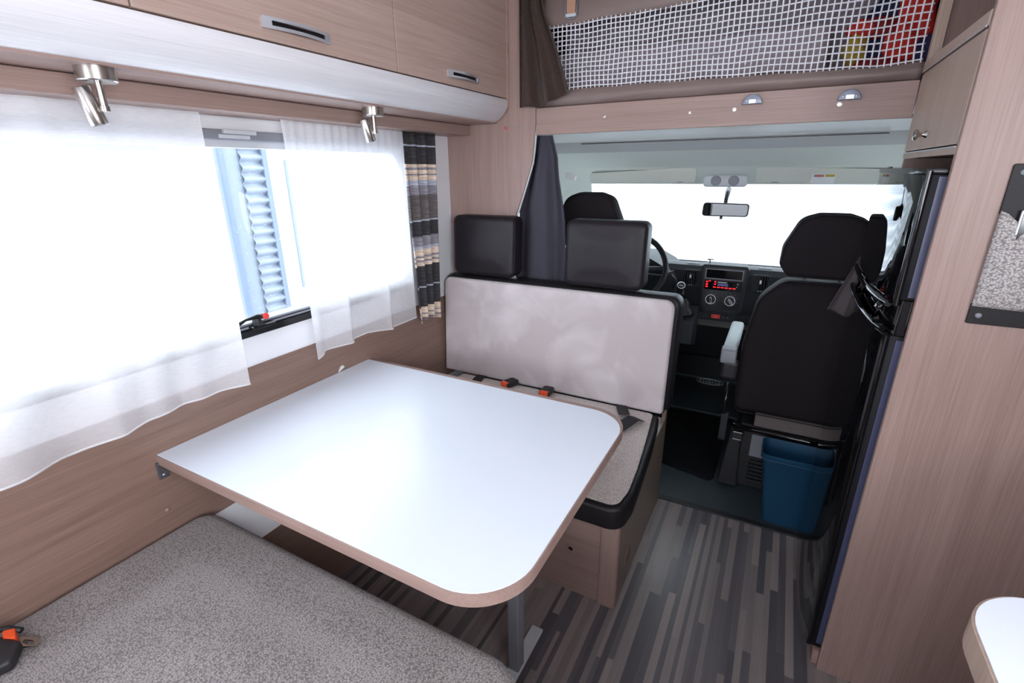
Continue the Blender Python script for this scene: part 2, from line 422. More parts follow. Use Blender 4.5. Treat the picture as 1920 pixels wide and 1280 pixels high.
M['bounce_ground'] = plain('pale_bounce_ground', (0.70, 0.71, 0.72), 0.7, bump=0.5, bscale=30)  # ground tone raised to bounce sky light up into the cab

def striped():
    m, nt, b = newmat('striped_curtain_cloth')
    t = nt.nodes.new('ShaderNodeTexCoord'); s = nt.nodes.new('ShaderNodeSeparateXYZ'); nt.links.new(t.outputs['Object'], s.inputs[0])
    mr = nt.nodes.new('ShaderNodeMapRange'); mr.inputs['From Min'].default_value = 0.0; mr.inputs['From Max'].default_value = 0.77
    nt.links.new(s.outputs['Z'], mr.inputs['Value'])
    r = nt.nodes.new('ShaderNodeValToRGB'); r.color_ramp.interpolation = 'CONSTANT'
    BK = (0.040, 0.038, 0.042); CR = (0.62, 0.50, 0.40); GR = (0.22, 0.21, 0.24); SV = (0.36, 0.38, 0.45); MD = (0.115, 0.10, 0.10)
    # heights above the hem as fractions of 0.77 m
    bands = [(0, CR), (.025, GR), (.036, CR), (.055, GR), (.066, CR), (.10, BK), (.208, SV), (.216, BK), (.331, CR), (.350, GR), (.360, CR), (.375, GR), (.386, CR), (.420, SV), (.437, GR), (.492, BK),
             (.570, SV), (.578, MD), (.706, GR), (.752, SV), (.778, CR)]
    top = [(.78, CR), (.803, GR), (.812, CR), (.832, GR), (.840, CR), (.858, BK), (.945, SV), (.952, BK)]
    el = r.color_ramp.elements
    el[0].position = 0; el[0].color = (*bands[0][1], 1); el[1].position = bands[1][0]; el[1].color = (*bands[1][1], 1)
    for p, c in bands[2:]:
        e = el.new(p); e.color = (*c, 1)
    r2 = nt.nodes.new('ShaderNodeValToRGB'); r2.color_ramp.interpolation = 'CONSTANT'; el = r2.color_ramp.elements
    el[0].position = 0; el[0].color = (*top[0][1], 1); el[1].position = top[1][0]; el[1].color = (*top[1][1], 1)
    for p, c in top[2:]:
        e = el.new(p); e.color = (*c, 1)
    nt.links.new(mr.outputs[0], r.inputs[0]); nt.links.new(mr.outputs[0], r2.inputs[0])
    gt = nt.nodes.new('ShaderNodeMath'); gt.operation = 'GREATER_THAN'; gt.inputs[1].default_value = 0.78; nt.links.new(mr.outputs[0], gt.inputs[0])
    mx = nt.nodes.new('ShaderNodeMix'); mx.data_type = 'RGBA'
    nt.links.new(gt.outputs[0], mx.inputs[0]); nt.links.new(r.outputs[0], mx.inputs[6]); nt.links.new(r2.outputs[0], mx.inputs[7])
    mp = nt.nodes.new('ShaderNodeMapping'); mp.inputs['Scale'].default_value = (15, 15, 420); nt.links.new(t.outputs['Object'], mp.inputs[0])
    n = nt.nodes.new('ShaderNodeTexNoise'); n.inputs['Scale'].default_value = 1; n.inputs['Detail'].default_value = 2; nt.links.new(mp.outputs[0], n.inputs['Vector'])
    mr2 = nt.nodes.new('ShaderNodeMapRange'); mr2.inputs['From Min'].default_value = .35; mr2.inputs['From Max'].default_value = .65
    mr2.inputs['To Min'].default_value = 0.6; mr2.inputs['To Max'].default_value = 1.75; nt.links.new(n.outputs['Fac'], mr2.inputs['Value'])
    ml = nt.nodes.new('ShaderNodeMix'); ml.data_type = 'RGBA'; ml.blend_type = 'MULTIPLY'; ml.inputs[0].default_value = 0.75
    nt.links.new(mx.outputs[2], ml.inputs[6]); nt.links.new(mr2.outputs[0], ml.inputs[7])
    nt.links.new(ml.outputs[2], b.inputs['Base Color']); b.inputs['Roughness'].default_value = 0.8; b.inputs['Specular IOR Level'].default_value = 0.2
    return m
M['striped'] = striped()

# ------------------------------------------------------------------ SETTING: floor with its printed strips
Yb, Yf = -2.25, 1.965      # rear wall, front edge of the living floor
XR = 2.25
floor = obj('floor', box(0, XR, Yb, Yf, -0.06, -0.004), M['black_pl'], kind='structure')
tones = [(0.28, 0.235, 0.225), (0.215, 0.187, 0.182), (0.145, 0.130, 0.136), (0.100, 0.092, 0.102), (0.25, 0.215, 0.208), (0.125, 0.113, 0.121), (0.295, 0.245, 0.23)]
FM = [wood('floor_strip_tone', tuple(c*0.78 for c in t), tuple(c*1.2 for c in t), 'y', rough=0.32, fine=0.7, bump=0.1) for t in tones]
def strip_mesh(w, l, t):
    bm = box(-w/2, w/2, 0, l, -0.004, 0)
    me = bpy.data.meshes.new('floor_strip'); bm.to_mesh(me); bm.free(); me.materials.append(FM[t]); return me
cache = {}
stuffbm = bmesh.new()
count = 0
x = 0.0
rest = []
ws_ = [0.016, 0.020, 0.024, 0.018, 0.013]
fl0 = worldloc(floor)
while x < XR:
    w = random.choice(ws_)
    y = Yb - random.random()*0.5
    last = -1
    while y < Yf:
        l = random.choice([0.40, 0.6, 0.8, 1.0])
        t = random.choices(range(7), weights=[3, 3, 2.4, 2.2, 3, 3, 2])[0]
        while t == last: t = random.randrange(7)
        last = t
        y0 = max(y, Yb); y1 = min(y+l, Yf); x1 = min(x+w, XR)
        vis = x1 > 0.25 and x < 1.70 and y1 > 0.62 and not (x < 1.04 and y0 > 1.35)
        if y1 > y0+0.01:
            if vis and count < 298:
                key = (round(x1-x, 3), round(y1-y0, 3), t)
                if key not in cache: cache[key] = strip_mesh(key[0], key[1], t)
                o = bpy.data.objects.new('floor_strip', cache[key]); COL.objects.link(o); o.parent = floor
                o.location = Vector(((x+x1)/2, y0, 0))-fl0; count += 1
            else:
                rest.append((x, x1, y0, y1, t))
        y += l
    x += w
for t in range(7):
    for (a, b_, c, d, tt) in rest:
        if tt == t:
            n0 = len(stuffbm.faces); bx(stuffbm, a, b_, c, d, -0.004, 0.0); stuffbm.faces.ensure_lookup_table()
            for f in stuffbm.faces[n0:]: f.material_index = t
obj('floor_strips', stuffbm, FM, floor, kind='stuff')

# walls / ceiling
WZ0, WZ1, WY0, WY1 = 0.975, 1.510, -0.55, 1.600   # big left window opening
bm = bmesh.new()
bx(bm, -0.035, 0, Yb, 1.96, -0.06, WZ0); bx(bm, -0.035, 0, Yb, 1.96, WZ1, 2.12)
bx(bm, -0.035, 0, Yb, WY0, WZ0, WZ1); bx(bm, -0.035, 0, WY1, 1.96, WZ0, WZ1)
obj('wall_left', bm, M['white'], kind='structure')
obj('trim_1', box(0.0, 0.006, Yb, 1.93, 0.455, 0.860, 0.001, 1), M['wood_low'], kind='structure')
bm = prism([(0.0, 0.453), (0.0, 0.0), (0.115, 0.0), (0.115, 0.368)], 'y', Yb, 1.93)
dl = obj('trim_2', bm, [M['white'], M['wood_low']], kind='structure')
for p in dl.data.polygons:
    if p.normal.x > 0.9: p.material_index = 1
bm = bmesh.new()   # right wall with kitchen window and entrance door glazing
for (y0, y1, z0, z1) in ((Yb, -0.9, -.06, 2.12), (-0.9, 0.2, -.06, 1.15), (-0.9, 0.2, 1.75, 2.12), (0.2, 1.96, -.06, 2.12)):
    bx(bm, XR, XR+0.035, y0, y1, z0, z1)
obj('wall_right', bm, M['wood_z'], kind='structure')
bm = bmesh.new()
for (x0, x1, z0, z1) in ((-.035, 0.4, -.06, 2.12), (1.8, XR+.035, -.06, 2.12), (0.4, 1.8, -.06, 1.1), (0.4, 1.8, 1.8, 2.12)):
    bx(bm, x0, x1, Yb-0.035, Yb, z0, z1)
obj('wall_back', bm, M['white'], kind='structure')
bm = bmesh.new()
bx(bm, -.035, XR+.035, Yb-.035, 3.05, 2.085, 2.12)
obj('ceiling', bm, M['white'], kind='structure')

# left window (frame, pane, rail, latch)
win = thing('window_1', None, None, (0, 0.5, WZ0), kind='structure')
def frame_ring(x0, x1, inset, wid, r, z0, z1, y0, y1):
    o = roundpoly(rect(y0-inset, y1+inset, z0-inset, z1+inset), r+inset, 8)
    i = roundpoly(rect(y0-inset+wid, y1+inset-wid, z0-inset+wid, z1+inset-wid), max(0.01, r+inset-wid), 8)
    bm = bmesh.new(); n = len(o)
    R = [[bm.verts.new((x, p[0], p[1])) for p in L] for L, x in ((o, x0), (o, x1), (i, x1), (i, x0))]
    for a in range(4):
        A = R[a]; B = R[(a+1) % 4]
        for k in range(n): bm.faces.new((A[k], A[(k+1) % n], B[(k+1) % n], B[k]))
    return bm
obj('window_frame', frame_ring(-0.036, 0.006, 0.012, 0.034, 0.075, WZ0, WZ1, WY0, WY1), M['ltgrey_pl'], win, smooth=True, auto=35)
obj('pane', box(-0.030, -0.026, WY0, WY1, WZ0, WZ1), M['glass'], win)
obj('blind_cassette', box(0.0065, 0.022, WY0-0.02, WY1+0.02, 1.506, 1.532, 0.003), M['grey_pl'], win)
rl = obj('lower_rail', box(0.0065, 0.024, WY0-0.01, WY1-0.02, 0.957, 0.980, 0.003), M['satin_black'], win)
for k in range(2):
    obj('rail_groove', box(0.004, 0.0235, WY0+0.02, WY1-0.06, 0.984+k*0.010, 0.990+k*0.010, 0.001, 1), M['grey_pl'], win)
bm = box(0.02, 0.034, 0.872, 0.965, 1.521, 1.532, 0.002); bx(bm, 0.018, 0.030, 0.860, 0.945, 1.510, 1.519)
obj('blind_catch', bm, M['ltgrey_pl'], win)
lt = obj('latch', box(0.020, 0.046, 0.838, 0.915, 0.981, 0.991, 0.003), M['satin_black'], win)
obj('latch_body', lathe([(0, 0), (.013, 0), (.015, .006), (.012, .022), (0, .023)], (0.032, 0.862, 0.990), sides=16), M['black_pl'], lt, smooth=True, auto=40)
obj('latch_lever', tube([(0.032, 0.892, 1.012), (0.034, 0.862, 1.017), (0.036, 0.825, 1.016), (0.038, 0.803, 1.010), (0.038, 0.792, 1.008)], [0.009, 0.008, 0.004, 0.006, 0.007], 8), M['satin_black'], lt, smooth=True)
obj('latch_button', lathe([(0, 0), (.0095, 0), (.0095, .008), (0, .009)], (0.036, 0.888, 1.013), (1, -.3, .2), 16), M['redknob'], lt, smooth=True, auto=40)
dr = bmesh.new()
for k in range(90):
    yy = random.uniform(.80, 1.06); zz = random.uniform(1.0, 1.49); rr_ = random.uniform(.0008, .0018)
    lathe([(0, 0), (rr_*.8, .0001), (rr_, .0004), (rr_*.5, .001), (0, .0012)], (-0.0262, yy, zz), (1, 0, 0), 6, dr)
obj('rain_drops', dr, M['paper'], win, smooth=True, kind='stuff')

# pillar in front of the wall with curved edge (from cab partition)
bm = prism(roundpoly([(-0.0, 0.0), (0.24, 0.0), (0.26, 1.00), (0.346, 1.245), (0.392, 1.367), (0.424, 1.461), (0.436, 1.602), (0.436, 2.085), (0.0, 2.085)], [0, 0, .2, .3, .3, .2, .1, 0, 0], 5), 'y', 1.93, 1.95)
pil = obj('wall_front', bm, M['wood_z'], kind='structure')
obj('edge_trim', tube([(pw([(1.0, .262), (1.245, .350), (1.367, .394), (1.461, .425), (1.602, .438), (2.08, .438)], z), 1.94, z) for z in [1.0+i*0.045 for i in range(25)]], 0.0045, 6), M['ltgrey_pl'], pil, smooth=True)
# small round prohibition sticker with illegible print
bm = bmesh.new()
st = tube([(0.298+0.0068*math.cos(a), 1.9292, 1.588+0.0068*math.sin(a)) for a in [2*PI*k/20 for k in range(20)]], 0.0009, 4, True)
tube([(0.2935, 1.9292, 1.593), (0.3025, 1.9292, 1.583)], 0.0008, 4, bm=st); bx(st, 0.2965, 0.2995, 1.9288, 1.9295, 1.584, 1.592)
sk = obj('no_smoking_sticker', st, M['text_r'], label='tiny round red no smoking sticker on the wood pillar beside the drape', cat='sticker')
bm = bmesh.new()
for (a, b_, z) in ((.330, .352, 1.5905), (.315, .362, 1.5875)): bx(bm, a, b_, 1.9288, 1.9298, z, z+.0012)
obj('print', bm, M['grey_pl'], sk)

# ------------------------------------------------------------------ overhead lockers left
lock = thing('overhead_locker', 'long oak overhead locker with curved white lower edge above the window', 'cabinet', (0.15, 0.9, 1.61))
bm = prism([(0.0, 1.612), (0.255, 1.612), (0.300, 1.70), (0.300, 2.084), (0.0, 2.084)], 'y', -1.0, 1.929)
obj('body', bm, M['wood_door'], lock)
prof = [(0.306, 1.6935), (0.3135, 1.6925), (0.3175, 1.683), (0.3175, 1.668), (0.310, 1.650), (0.296, 1.634), (0.278, 1.621), (0.262, 1.6125), (0.254, 1.6105), (0.254, 1.619), (0.285, 1.655)]
obj('curved_valance', prism(prof, 'y', -1.0, 1.914, bev=0.004), M['white_wood'], lock, smooth=True, auto=50)
obj('underside_panel', box(0.118, 0.256, -1.0, 1.928, 1.6065, 1.6125), M['wood_y'], lock)
bm = prism(roundpoly([(0.250, 1.611), (0.3175, 1.660), (0.3175, 2.083), (0.250, 2.083)], [0, .03, .0, 0], 5), 'y', 1.914, 1.929)
obj('end_moulding', bm, M['wood_door'], lock)
def bow_handle(parent, yc, L=0.185, z=1.730, x=0.3155):
    H = 0.0115; n = 16
    def arch(t): return x+0.004+0.014*math.sin(PI*t)
    def pos(t): return yc-L/2+L*t, z-0.004*math.sin(PI*t)*0
    bm = bmesh.new()
    for (h0, h1, t0, t1) in ((H*0.42, H, 0, 1), (-H, -H*0.42, 0, 1), (-H*.43, H*.43, 0, .11), (-H*.43, H*.43, .93, 1)):
        m_ = n if t1-t0 > .5 else 3
        sheet(lambda u, v: (arch(lerp(t0, t1, u)), pos(lerp(t0, t1, u))[0], pos(lerp(t0, t1, u))[1]+lerp(h0, h1, v)), m_, 1, 0.0022, bm)
    h = obj('handle', bm, M['silver'], parent, smooth=True, auto=40)
    obj('handle_recess', box(x-0.0005, x+0.0035, yc-L*0.40, yc+L*0.44, z-H*.7, z+H*.7, 0.001, 1), M['screen'], h)
    for (fa, fb) in ((yc-L/2, yc-L/2+.02), (yc+L/2-.014, yc+L/2)): obj('handle_foot', box(x, x+0.004, fa, fb, z-H*.9, z+H*.9), M['silver'], h)
for (y0, y1, hy) in ((-0.18, 0.5575, None), (0.5605, 1.2535, 0.909), (1.2565, 1.913, 1.597)):
    d = obj('door', box(0.301, 0.3155, y0, y1, 1.6965, 2.08, 0.0018, 2), M['wood_door'], lock)
    if hy: bow_handle(d, hy)
obj('pelmet', box(0.0, 0.124, -1.0, 1.9285, 1.566, 1.6055, 0.003, 2), M['wood_y'], None,
    label='oak laminate pelmet board running below the overhead locker above the curtains', cat='pelmet')

# spotlights
def spot(name, y, label, tilt, x=0.215):
    t = thing(name, label, 'lamp', (x, y, 1.6065), 'brushed spotlights under the locker')
    obj('base', lathe([(0, 0), (.032, 0), (.032, -.022), (.030, -.024), (0, -.024)], (x, y, 1.6065), sides=32), M['chrome'], t, smooth=True, auto=40)
    obj('stem', lathe([(0, 0), (.0065, 0), (.0065, -.040), (.008, -.041), (.008, -.050), (0, -.050)], (x, y, 1.583), sides=14), M['chrome'], t, smooth=True, auto=40)
    ax = Vector(tilt).normalized()
    top = Vector((x-0.020, y-0.022, 1.574))
    hd = obj('lamp_head', lathe([(0, 0.001), (.0140, 0), (.0150, .002), (.0150, .064), (.0140, .066), (.0128, .063), (0, .063)], top, ax, 28), M['chrome'], t, smooth=True, auto=40)
    obj('lens', lathe([(0, 0), (.0122, 0), (.0122, .0025), (0, .0035)], top+ax*0.0625, ax, 24), M['paper'], hd, smooth=True, auto=40)
    return t
spot('ceiling_spotlight', 0.525, 'brushed metal spotlight under the locker, nearest the left edge', (0.08, 0.22, -1))
spot('ceiling_spotlight', 1.243, 'brushed metal spotlight hanging in front of the second sheer curtain', (0.08, 0.30, -1))

# ------------------------------------------------------------------ curtains at the window
def sheer_curtain(y0t, y1t, y0b, y1b, ztop, zbot_tab, folds, label):
    def f(u, v):   # u along, v from top to bottom
        y = lerp(lerp(y0t, y1t, u), lerp(y0b, y1b, u), v)
        zb = pw(zbot_tab, u)
        z = lerp(ztop, zb, v)
        a = lerp(0.006, 0.032, v**0.8)
        x = 0.056 + a*pw(folds, u) + 0.0018*math.sin(u*95+v*3)*(1-v)
        return (x, y, z)
    t = obj('sheer_curtain', sheet(f, 150, 26), M['sheer'], None, smooth=True, label=label, cat='curtain')
    def g(u, v):
        p = f(u, 1.0); q = f(u, 0.985)
        return (p[0]+0.0012, p[1], lerp(p[2]-0.0015, p[2]+0.0035, v))
    obj('hem', sheet(g, 150, 1, 0.0012), M['hem'], t, smooth=True)
    return t
F1 = [(0, 0), (.03, .9), (.10, 1.2), (.17, .4), (.24, -.5), (.33, -.2), (.42, .6), (.47, .9), (.50, -.3), (.56, .1), (.62, .5), (.70, -.7), (.78, .35), (.85, -.4), (.93, 0.1), (1, 0.9)]
def smooth_tab(tab, n=60):
    return [(i/n, sum(pw(tab, min(1, max(0, i/n+d))) for d in (-.02, -.01, 0, .01, .02))/5) for i in range(n+1)]
FL = [(0, .2), (.18, -.4), (.27, .9)] + [(.27+.73*a, b_) for a, b_ in F1[1:]]
sheer_curtain(-0.45, 0.795, -0.47, 0.775, 1.565, [(0, .835), (.38, .83), (.61, .832), (.67, .828), (.82, .845), (1, .842)], smooth_tab([(0, .3), (.07, -.5), (.15, .6), (.22, .1), (.30, -.4), (.36, .5)] + [(.378+.622*a, b_) for a, b_ in FL], 110), 'white sheer voile curtain on the left half of the window')
F2 = [(0, 1.3), (.06, .9), (.12, -.1), (.2, 0), (.30, .3), (.34, .6), (.36, -.5), (.46, -.5), (.58, -.3), (.68, .1), (.72, .5), (.74, -.5), (.85, -.3), (1, -.1)]
sheer_curtain(1.025, 1.560, 1.005, 1.565, 1.565, [(0, .842), (.1, .845), (.3, .838), (.5, .843), (.74, .825), (1, .832)], smooth_tab(F2, 80), 'white sheer voile curtain between the window gap and the striped curtain')
def fstripe(u, v):
    y = lerp(lerp(1.555, 1.765, u), lerp(1.585, 1.735, u), v); z = lerp(1.566, 0.796+0.012*math.sin(u*4), v)
    x = 0.050+0.013*math.sin(u*21+v*1.2)*lerp(.55, 1, v)+0.0025*math.sin(u*60)*(1-v)
    return (x, y, z)
obj('striped_curtain', sheet(fstripe, 90, 30, 0.0015), M['striped'], None, smooth=True, label='gathered curtain with black, cream and grey stripes at the window end', cat='curtain')

# ------------------------------------------------------------------ table
TB = thing('dining_table', 'white topped dining table with oak edge fixed to the left wall', 'table', (0.55, 0.92, 0))
tp = roundpoly([(0.006, 0.528), (1.060, 0.528), (1.060, 1.330), (0.006, 1.330)], [0, .13, .12, 0], 14)
obj('edge_band', prism(tp, 'z', 0.690, 0.7185, bev=0.0015), M['wood_x'], TB, smooth=True, auto=45)
tp2 = roundpoly([(0.007, 0.531), (1.057, 0.531), (1.057, 1.309), (0.007, 1.309)], [0, .127, .117, 0], 14)
obj('tabletop', prism(tp2, 'z', 0.7185, 0.7205, bev=0.0008, seg=1), M['table'], TB, smooth=True, auto=45)
obj('leg', box(0.848, 0.882, 0.915, 0.955, 0.012, 0.69, 0.004), M['grey_pl'], TB)
obj('foot', box(0.845, 0.885, 0.88, 1.085, 0.0005, 0.014, 0.004), M['ltgrey_pl'], TB)
obj('leg_mount', box(0.80, 0.93, 0.87, 1.0, 0.678, 0.69, 0.004), M['grey_pl'], TB)
for y in (0.533, 1.29):
    bm = box(0.0065, 0.012, y-0.012, y+0.014, 0.648, 0.7, 0.002); bx(bm, 0.0065, 0.05, y-0.010, y+0.014, 0.682, 0.689)
    k = obj('wall_bracket', bm, M['bracket'], TB)
    obj('screw', lathe([(0, 0), (.004, 0), (.003, .002), (0, .0025)], (0.012, y, 0.66), (1, 0, 0), 12), M['silver'], k, smooth=True)
obj('wall_plug', lathe([(0, 0), (.006, 0), (.005, .002), (0, .0025)], (0.006, 0.520, 0.552), (1, 0, 0), 14), M['wood_edge'], None, smooth=True,
    label='small round oak coloured screw cap on wall below table bracket', cat='screw cap')
obj('blind_tab', prism([(1.155, .722), (1.185, .733), (1.178, .742), (1.168, .739)], 'x', 0.006, 0.010), M['paper'], None, label='small white clip on the wall just behind the table', cat='clip')

# ------------------------------------------------------------------ forward bench
BN = thing('dinette_bench', 'forward facing oak bench base under the beige backrest', 'bench', (0.55, 1.6, 0))
obj('front_panel', box(0.12, 1.0, 1.283, 1.297, 0.0, 0.42), M['wood_x'], BN)
bm = prism([(1.283, 0.0), (1.945, 0.0), (1.945, 0.50), (1.935, 0.552), (1.925, 0.53), (1.915, 0.455), (1.905, 0.4195), (1.283, 0.4195)], 'x', 1.045, 1.060, bev=0.001)
M['wood_shade'] = wood('oak_laminate_painted_shade', (0.19, 0.145, 0.115), (0.29, 0.225, 0.18), 'z', rough=0.3)  # oak darkened so the panel's shade sits in its base colour
sp_ = obj('side_panel', bm, M['wood_shade'], BN)
obj('edge_band', tube([(1.053, 1.9455, 0.0), (1.053, 1.9455, 0.50), (1.053, 1.937, 0.552), (1.053, 1.927, 0.533)], 0.007, 6), M['wood_edge'], sp_, smooth=True)
obj('vent_plate', lathe([(0, 0), (.035, 0), (.033, .003), (.02, .004), (0, .001)], (1.0602, 1.42, 0.115), (1, 0, 0), 24), M['wood_low'], sp_, smooth=True, auto=40)
obj('corner_post', prism(roundpoly([(1.0, 1.275), (1.062, 1.275), (1.062, 1.31), (1.0, 1.31)], [.004, .022, 0, 0], 6), 'z', 0.0, 0.420), M['wood_z'], BN, smooth=True, auto=50)
obj('seat_board', box(0.12, 1.044, 1.30, 1.93, 0.405, 0.420), M['wood_y'], BN)
lk = obj('lock_rosette', lathe([(0, 0), (.017, 0), (.016, .0025), (.009, .003), (.008, .0), (0, 0)], (0.895, 1.283, 0.185), (0, -1, 0), 24), M['wood_x'], BN, smooth=True, auto=40)
obj('keyhole', lathe([(0, 0), (.0065, 0), (0, .001)], (0.895, 1.2835, 0.185), (0, -1, 0), 12), M['black_pl'], lk)
obj('finger_pull', prism(roundpoly([(0.80, 0.315), (0.968, 0.315), (0.968, 0.342), (0.80, 0.342)], [.012, .012, 0, 0], 5), 'y', 1.2805, 1.284), M['wood_low'], BN)

SCU = thing('bench_seat_cushion', 'woven beige seat cushion with black border on forward bench', 'cushion', (0.55, 1.5, 0.422))
def cushion_top(outline, z0, z1, r, puff): return pillow(outline, 'z', z0, z1, r, puff, both=False)
out1 = roundpoly([(0.118, 1.150), (1.092, 1.150), (1.103, 1.25), (1.093, 1.40), (1.076, 1.62), (1.056, 1.795), (0.118, 1.795)], [.02, .05, .2, .4, .4, .02, .02], 8)
obj('border', cushion_top(out1, 0.4215, 0.500, 0.014, 0.0), M['leather'], SCU, smooth=True, auto=60)
out2 = roundpoly([(0.128, 1.164), (1.074, 1.164), (1.085, 1.25), (1.078, 1.38), (1.060, 1.56), (1.034, 1.785), (0.128, 1.785)], [.02, .035, .2, .4, .4, .02, .02], 8)
obj('seat_panel', cushion_top(out2, 0.496, 0.5055, 0.005, 0.004), M['seat_fab2'], SCU, smooth=True, auto=60)
def seam(parent, pts, r=0.0022, m='leather'):
    return obj('piping', tube(pts, r, 5, True), M[m], parent, smooth=True)
seam(SCU, [(p[0], p[1], 0.5025) for p in out2])

# backrest
BR = thing('back_cushion', 'wide beige microfibre backrest with black leatherette edge behind the table', 'cushion', (0.55, 1.84, 0.49))
ob = roundpoly(rect(0.012, 1.086, 0.510, 0.968), [.01, .012, .04, .035], 8)
def shear(bm, k, z0):
    for v in bm.verts: v.co.y += (v.co.z-z0)*k
    return bm
obj('back_shell', shear(pillow(ob, 'y', 1.812, 1.902, 0.02, 0), 0.07, 0.49), M['leather'], BR, smooth=True, auto=60)
of = roundpoly(rect(0.020, 1.066, 0.5045, 0.957), [.01, .012, .035, .03], 8)
bm = pillow(of, 'y', 1.788, 1.818, 0.012, 0.006)
for v in bm.verts:   # puckered seam on the aisle side
    if v.co.x > 0.9 and v.co.y < 1.80: v.co.y += 0.0035*math.sin(v.co.z*60)*(v.co.x-0.9)/0.16
obj('front_panel', shear(bm, 0.07, 0.49), M['suede_m'], BR, smooth=True, auto=60)
seam(BR, [(p[0]+(p[0]-.54)*0.006, 1.811+(p[1]-.49)*.07, p[1]+(p[1]-.72)*.006) for p in of])
# headrests
def headrest(x0, x1, y, label):
    t = thing('bench_headrest', label, 'headrest', ((x0+x1)/2, y+.05, 0.975), 'padded headrests on the bench backrest')
    o = roundpoly(rect(x0, x1, 0.976, 1.236), .030, 8)
    bm = pillow(o, 'y', y, y+0.098, 0.022, 0.010)
    for v in bm.verts: v.co.y += (v.co.z-0.98)*0.05
    obj('pad', bm, M['leather_grey'], t, smooth=True)
    for yy, k in ((y+.014, .0),):
        obj('seam', tube([(p[0], yy+(p[1]-.98)*.05, p[1]) for p in roundpoly(rect(x0+.0015, x1-.0015, 0.9775, 1.2345), .029, 8)], 0.0016, 5, True), M['leather'], t, smooth=True)
    return t
headrest(0.062, 0.378, 1.835, 'dark leatherette headrest beside the striped curtain')
headrest(0.612, 0.938, 1.835, 'dark leatherette headrest in front of the steering wheel')

# belts and buckles on the bench
def strap(name, path, w, label, cat='seat belt', m='belt'):
    P = [Vector(p) for p in path]
    def f(u, v):
        i = min(int(u*(len(P)-1)), len(P)-2); t = u*(len(P)-1)-i
        c = P[i].lerp(P[i+1], t); d = (P[i+1]-P[i]).normalized(); s = Vector((d.x, d.y, 0)).cross(Vector((0, 0, 1)))
        s = s.normalized() if s.length > .05 else Vector((1, 0, 0))
        return c+s*(v-.5)*w
    return obj(name, sheet(f, (len(P)-1)*3, 2, 0.002), M[m], None, label=label, cat=cat)
strap('seat_belt', [(0.236, 1.800, 0.511), (0.236, 1.755, 0.513), (0.25, 1.70, 0.513), (0.26, 1.60, .513)], 0.046, 'black belt strap lying at the window end of the bench')
strap('seat_belt', [(0.900, 1.795, 0.511), (0.920, 1.745, 0.516), (0.945, 1.68, 0.530)], 0.044, 'short black belt strap emerging below the aisle end of backrest')
strap('seat_belt', [(1.00, 1.70, 0.514), (0.985, 1.665, 0.532), (0.955, 1.59, 0.522), (0.90, 1.49, 0.516)], 0.05, 'folded black belt webbing lying beyond the table corner')
def buckle(x, y, z, dx, dy, label, L=0.075):
    d = Vector((dx, dy, 0)).normalized(); t = thing('belt_buckle', label, 'seat belt', (x, y, z), 'belt buckles on the bench')
    ang = math.atan2(d.y, d.x)
    def rot(bm):
        bmesh.ops.rotate(bm, verts=bm.verts, cent=(0, 0, 0), matrix=Matrix.Rotation(ang, 3, 'Z')); bmesh.ops.translate(bm, verts=bm.verts, vec=(x, y, z)); return bm
    bm = pillow(roundpoly(rect(-L*.5, L*.5, -.025, .025), .012, 5), 'z', 0.0, 0.022, 0.006, 0); obj('housing', rot(bm), M['black_pl'], t, smooth=True, auto=50)
    bm = box(L*.28, L*.52, -.019, .019, 0.006, 0.0235, 0.002); obj('release_button', rot(bm), M['orange'], t)
    return t
buckle(0.400, 1.755, 0.510, -0.35, -1, 'black belt buckle with orange button, nearer the window')
buckle(0.585, 1.748, 0.510, 0.05, -1, 'black belt buckle with orange button at the middle of the backrest foot')

# ------------------------------------------------------------------ near seat
NS = thing('near_seat_cushion', 'large grey woven seat cushion in the foreground before the table', 'cushion', (0.55, 0.2, 0.386))
bm = pillow(roundpoly([(0.012, -0.20), (1.075, -0.20), (1.075, 0.622), (0.012, 0.622)], [.03, .03, .09, .06], 10), 'z', 0.386, 0.500, 0.035, 0.006, seg=6, both=False)
obj('seat_panel', bm, M['seat_fab'], NS, smooth=True)
nb = thing('near_seat_box', 'oak seat box under the grey foreground cushion', 'bench', (0.55, 0.2, 0))
obj('front_panel', box(0.118, 1.02, 0.545, 0.56, 0.0, 0.384), M['wood_x'], nb)
obj('side_panel', box(1.005, 1.02, -0.2, 0.545, 0.0, 0.384), M['wood_y'], nb)
obj('seat_board', box(0.118, 1.004, -0.2, 0.544, 0.368, 0.384), M['wood_y'], nb)
# buckle assembly bottom left
BK = thing('belt_buckle', 'black seat belt buckle with orange button and metal tongue, bottom left corner', 'seat belt', (0.06, 0.14, 0.505))
obj('housing', pillow(roundpoly([(0.055, 0.135), (0.10, 0.095), (0.165, 0.105), (0.176, 0.138), (0.135, 0.166), (0.085, 0.152)], .012, 5), 'z', 0.503, 0.528, 0.007, 0.002, both=False), M['black_pl'], BK, smooth=True, auto=50)
obj('release_button', prism(roundpoly([(0.072, 0.156), (0.098, 0.150), (0.119, 0.163), (0.088, 0.172)], .003, 3), 'z', 0.508, 0.529, bev=.002), M['orange'], BK)
obj('button_guard', tube([(0.045, 0.150, .52), (0.066, 0.166, .522), (0.092, 0.178, .518)], .006, 8), M['black_pl'], BK, smooth=True)
bm = bmesh.new()
to_ = [(.112, .158), (.136, .163), (.159, .178), (.155, .187), (.136, .189), (.104, .171)]
cxx = sum(p[0] for p in to_)/6; cyy = sum(p[1] for p in to_)/6
tongue_o = roundpoly(to_, .003, 3)
ti = [(cxx+(p[0]-cxx)*.60+.003, cyy+(p[1]-cyy)*.42) for p in tongue_o]; n = len(ti)
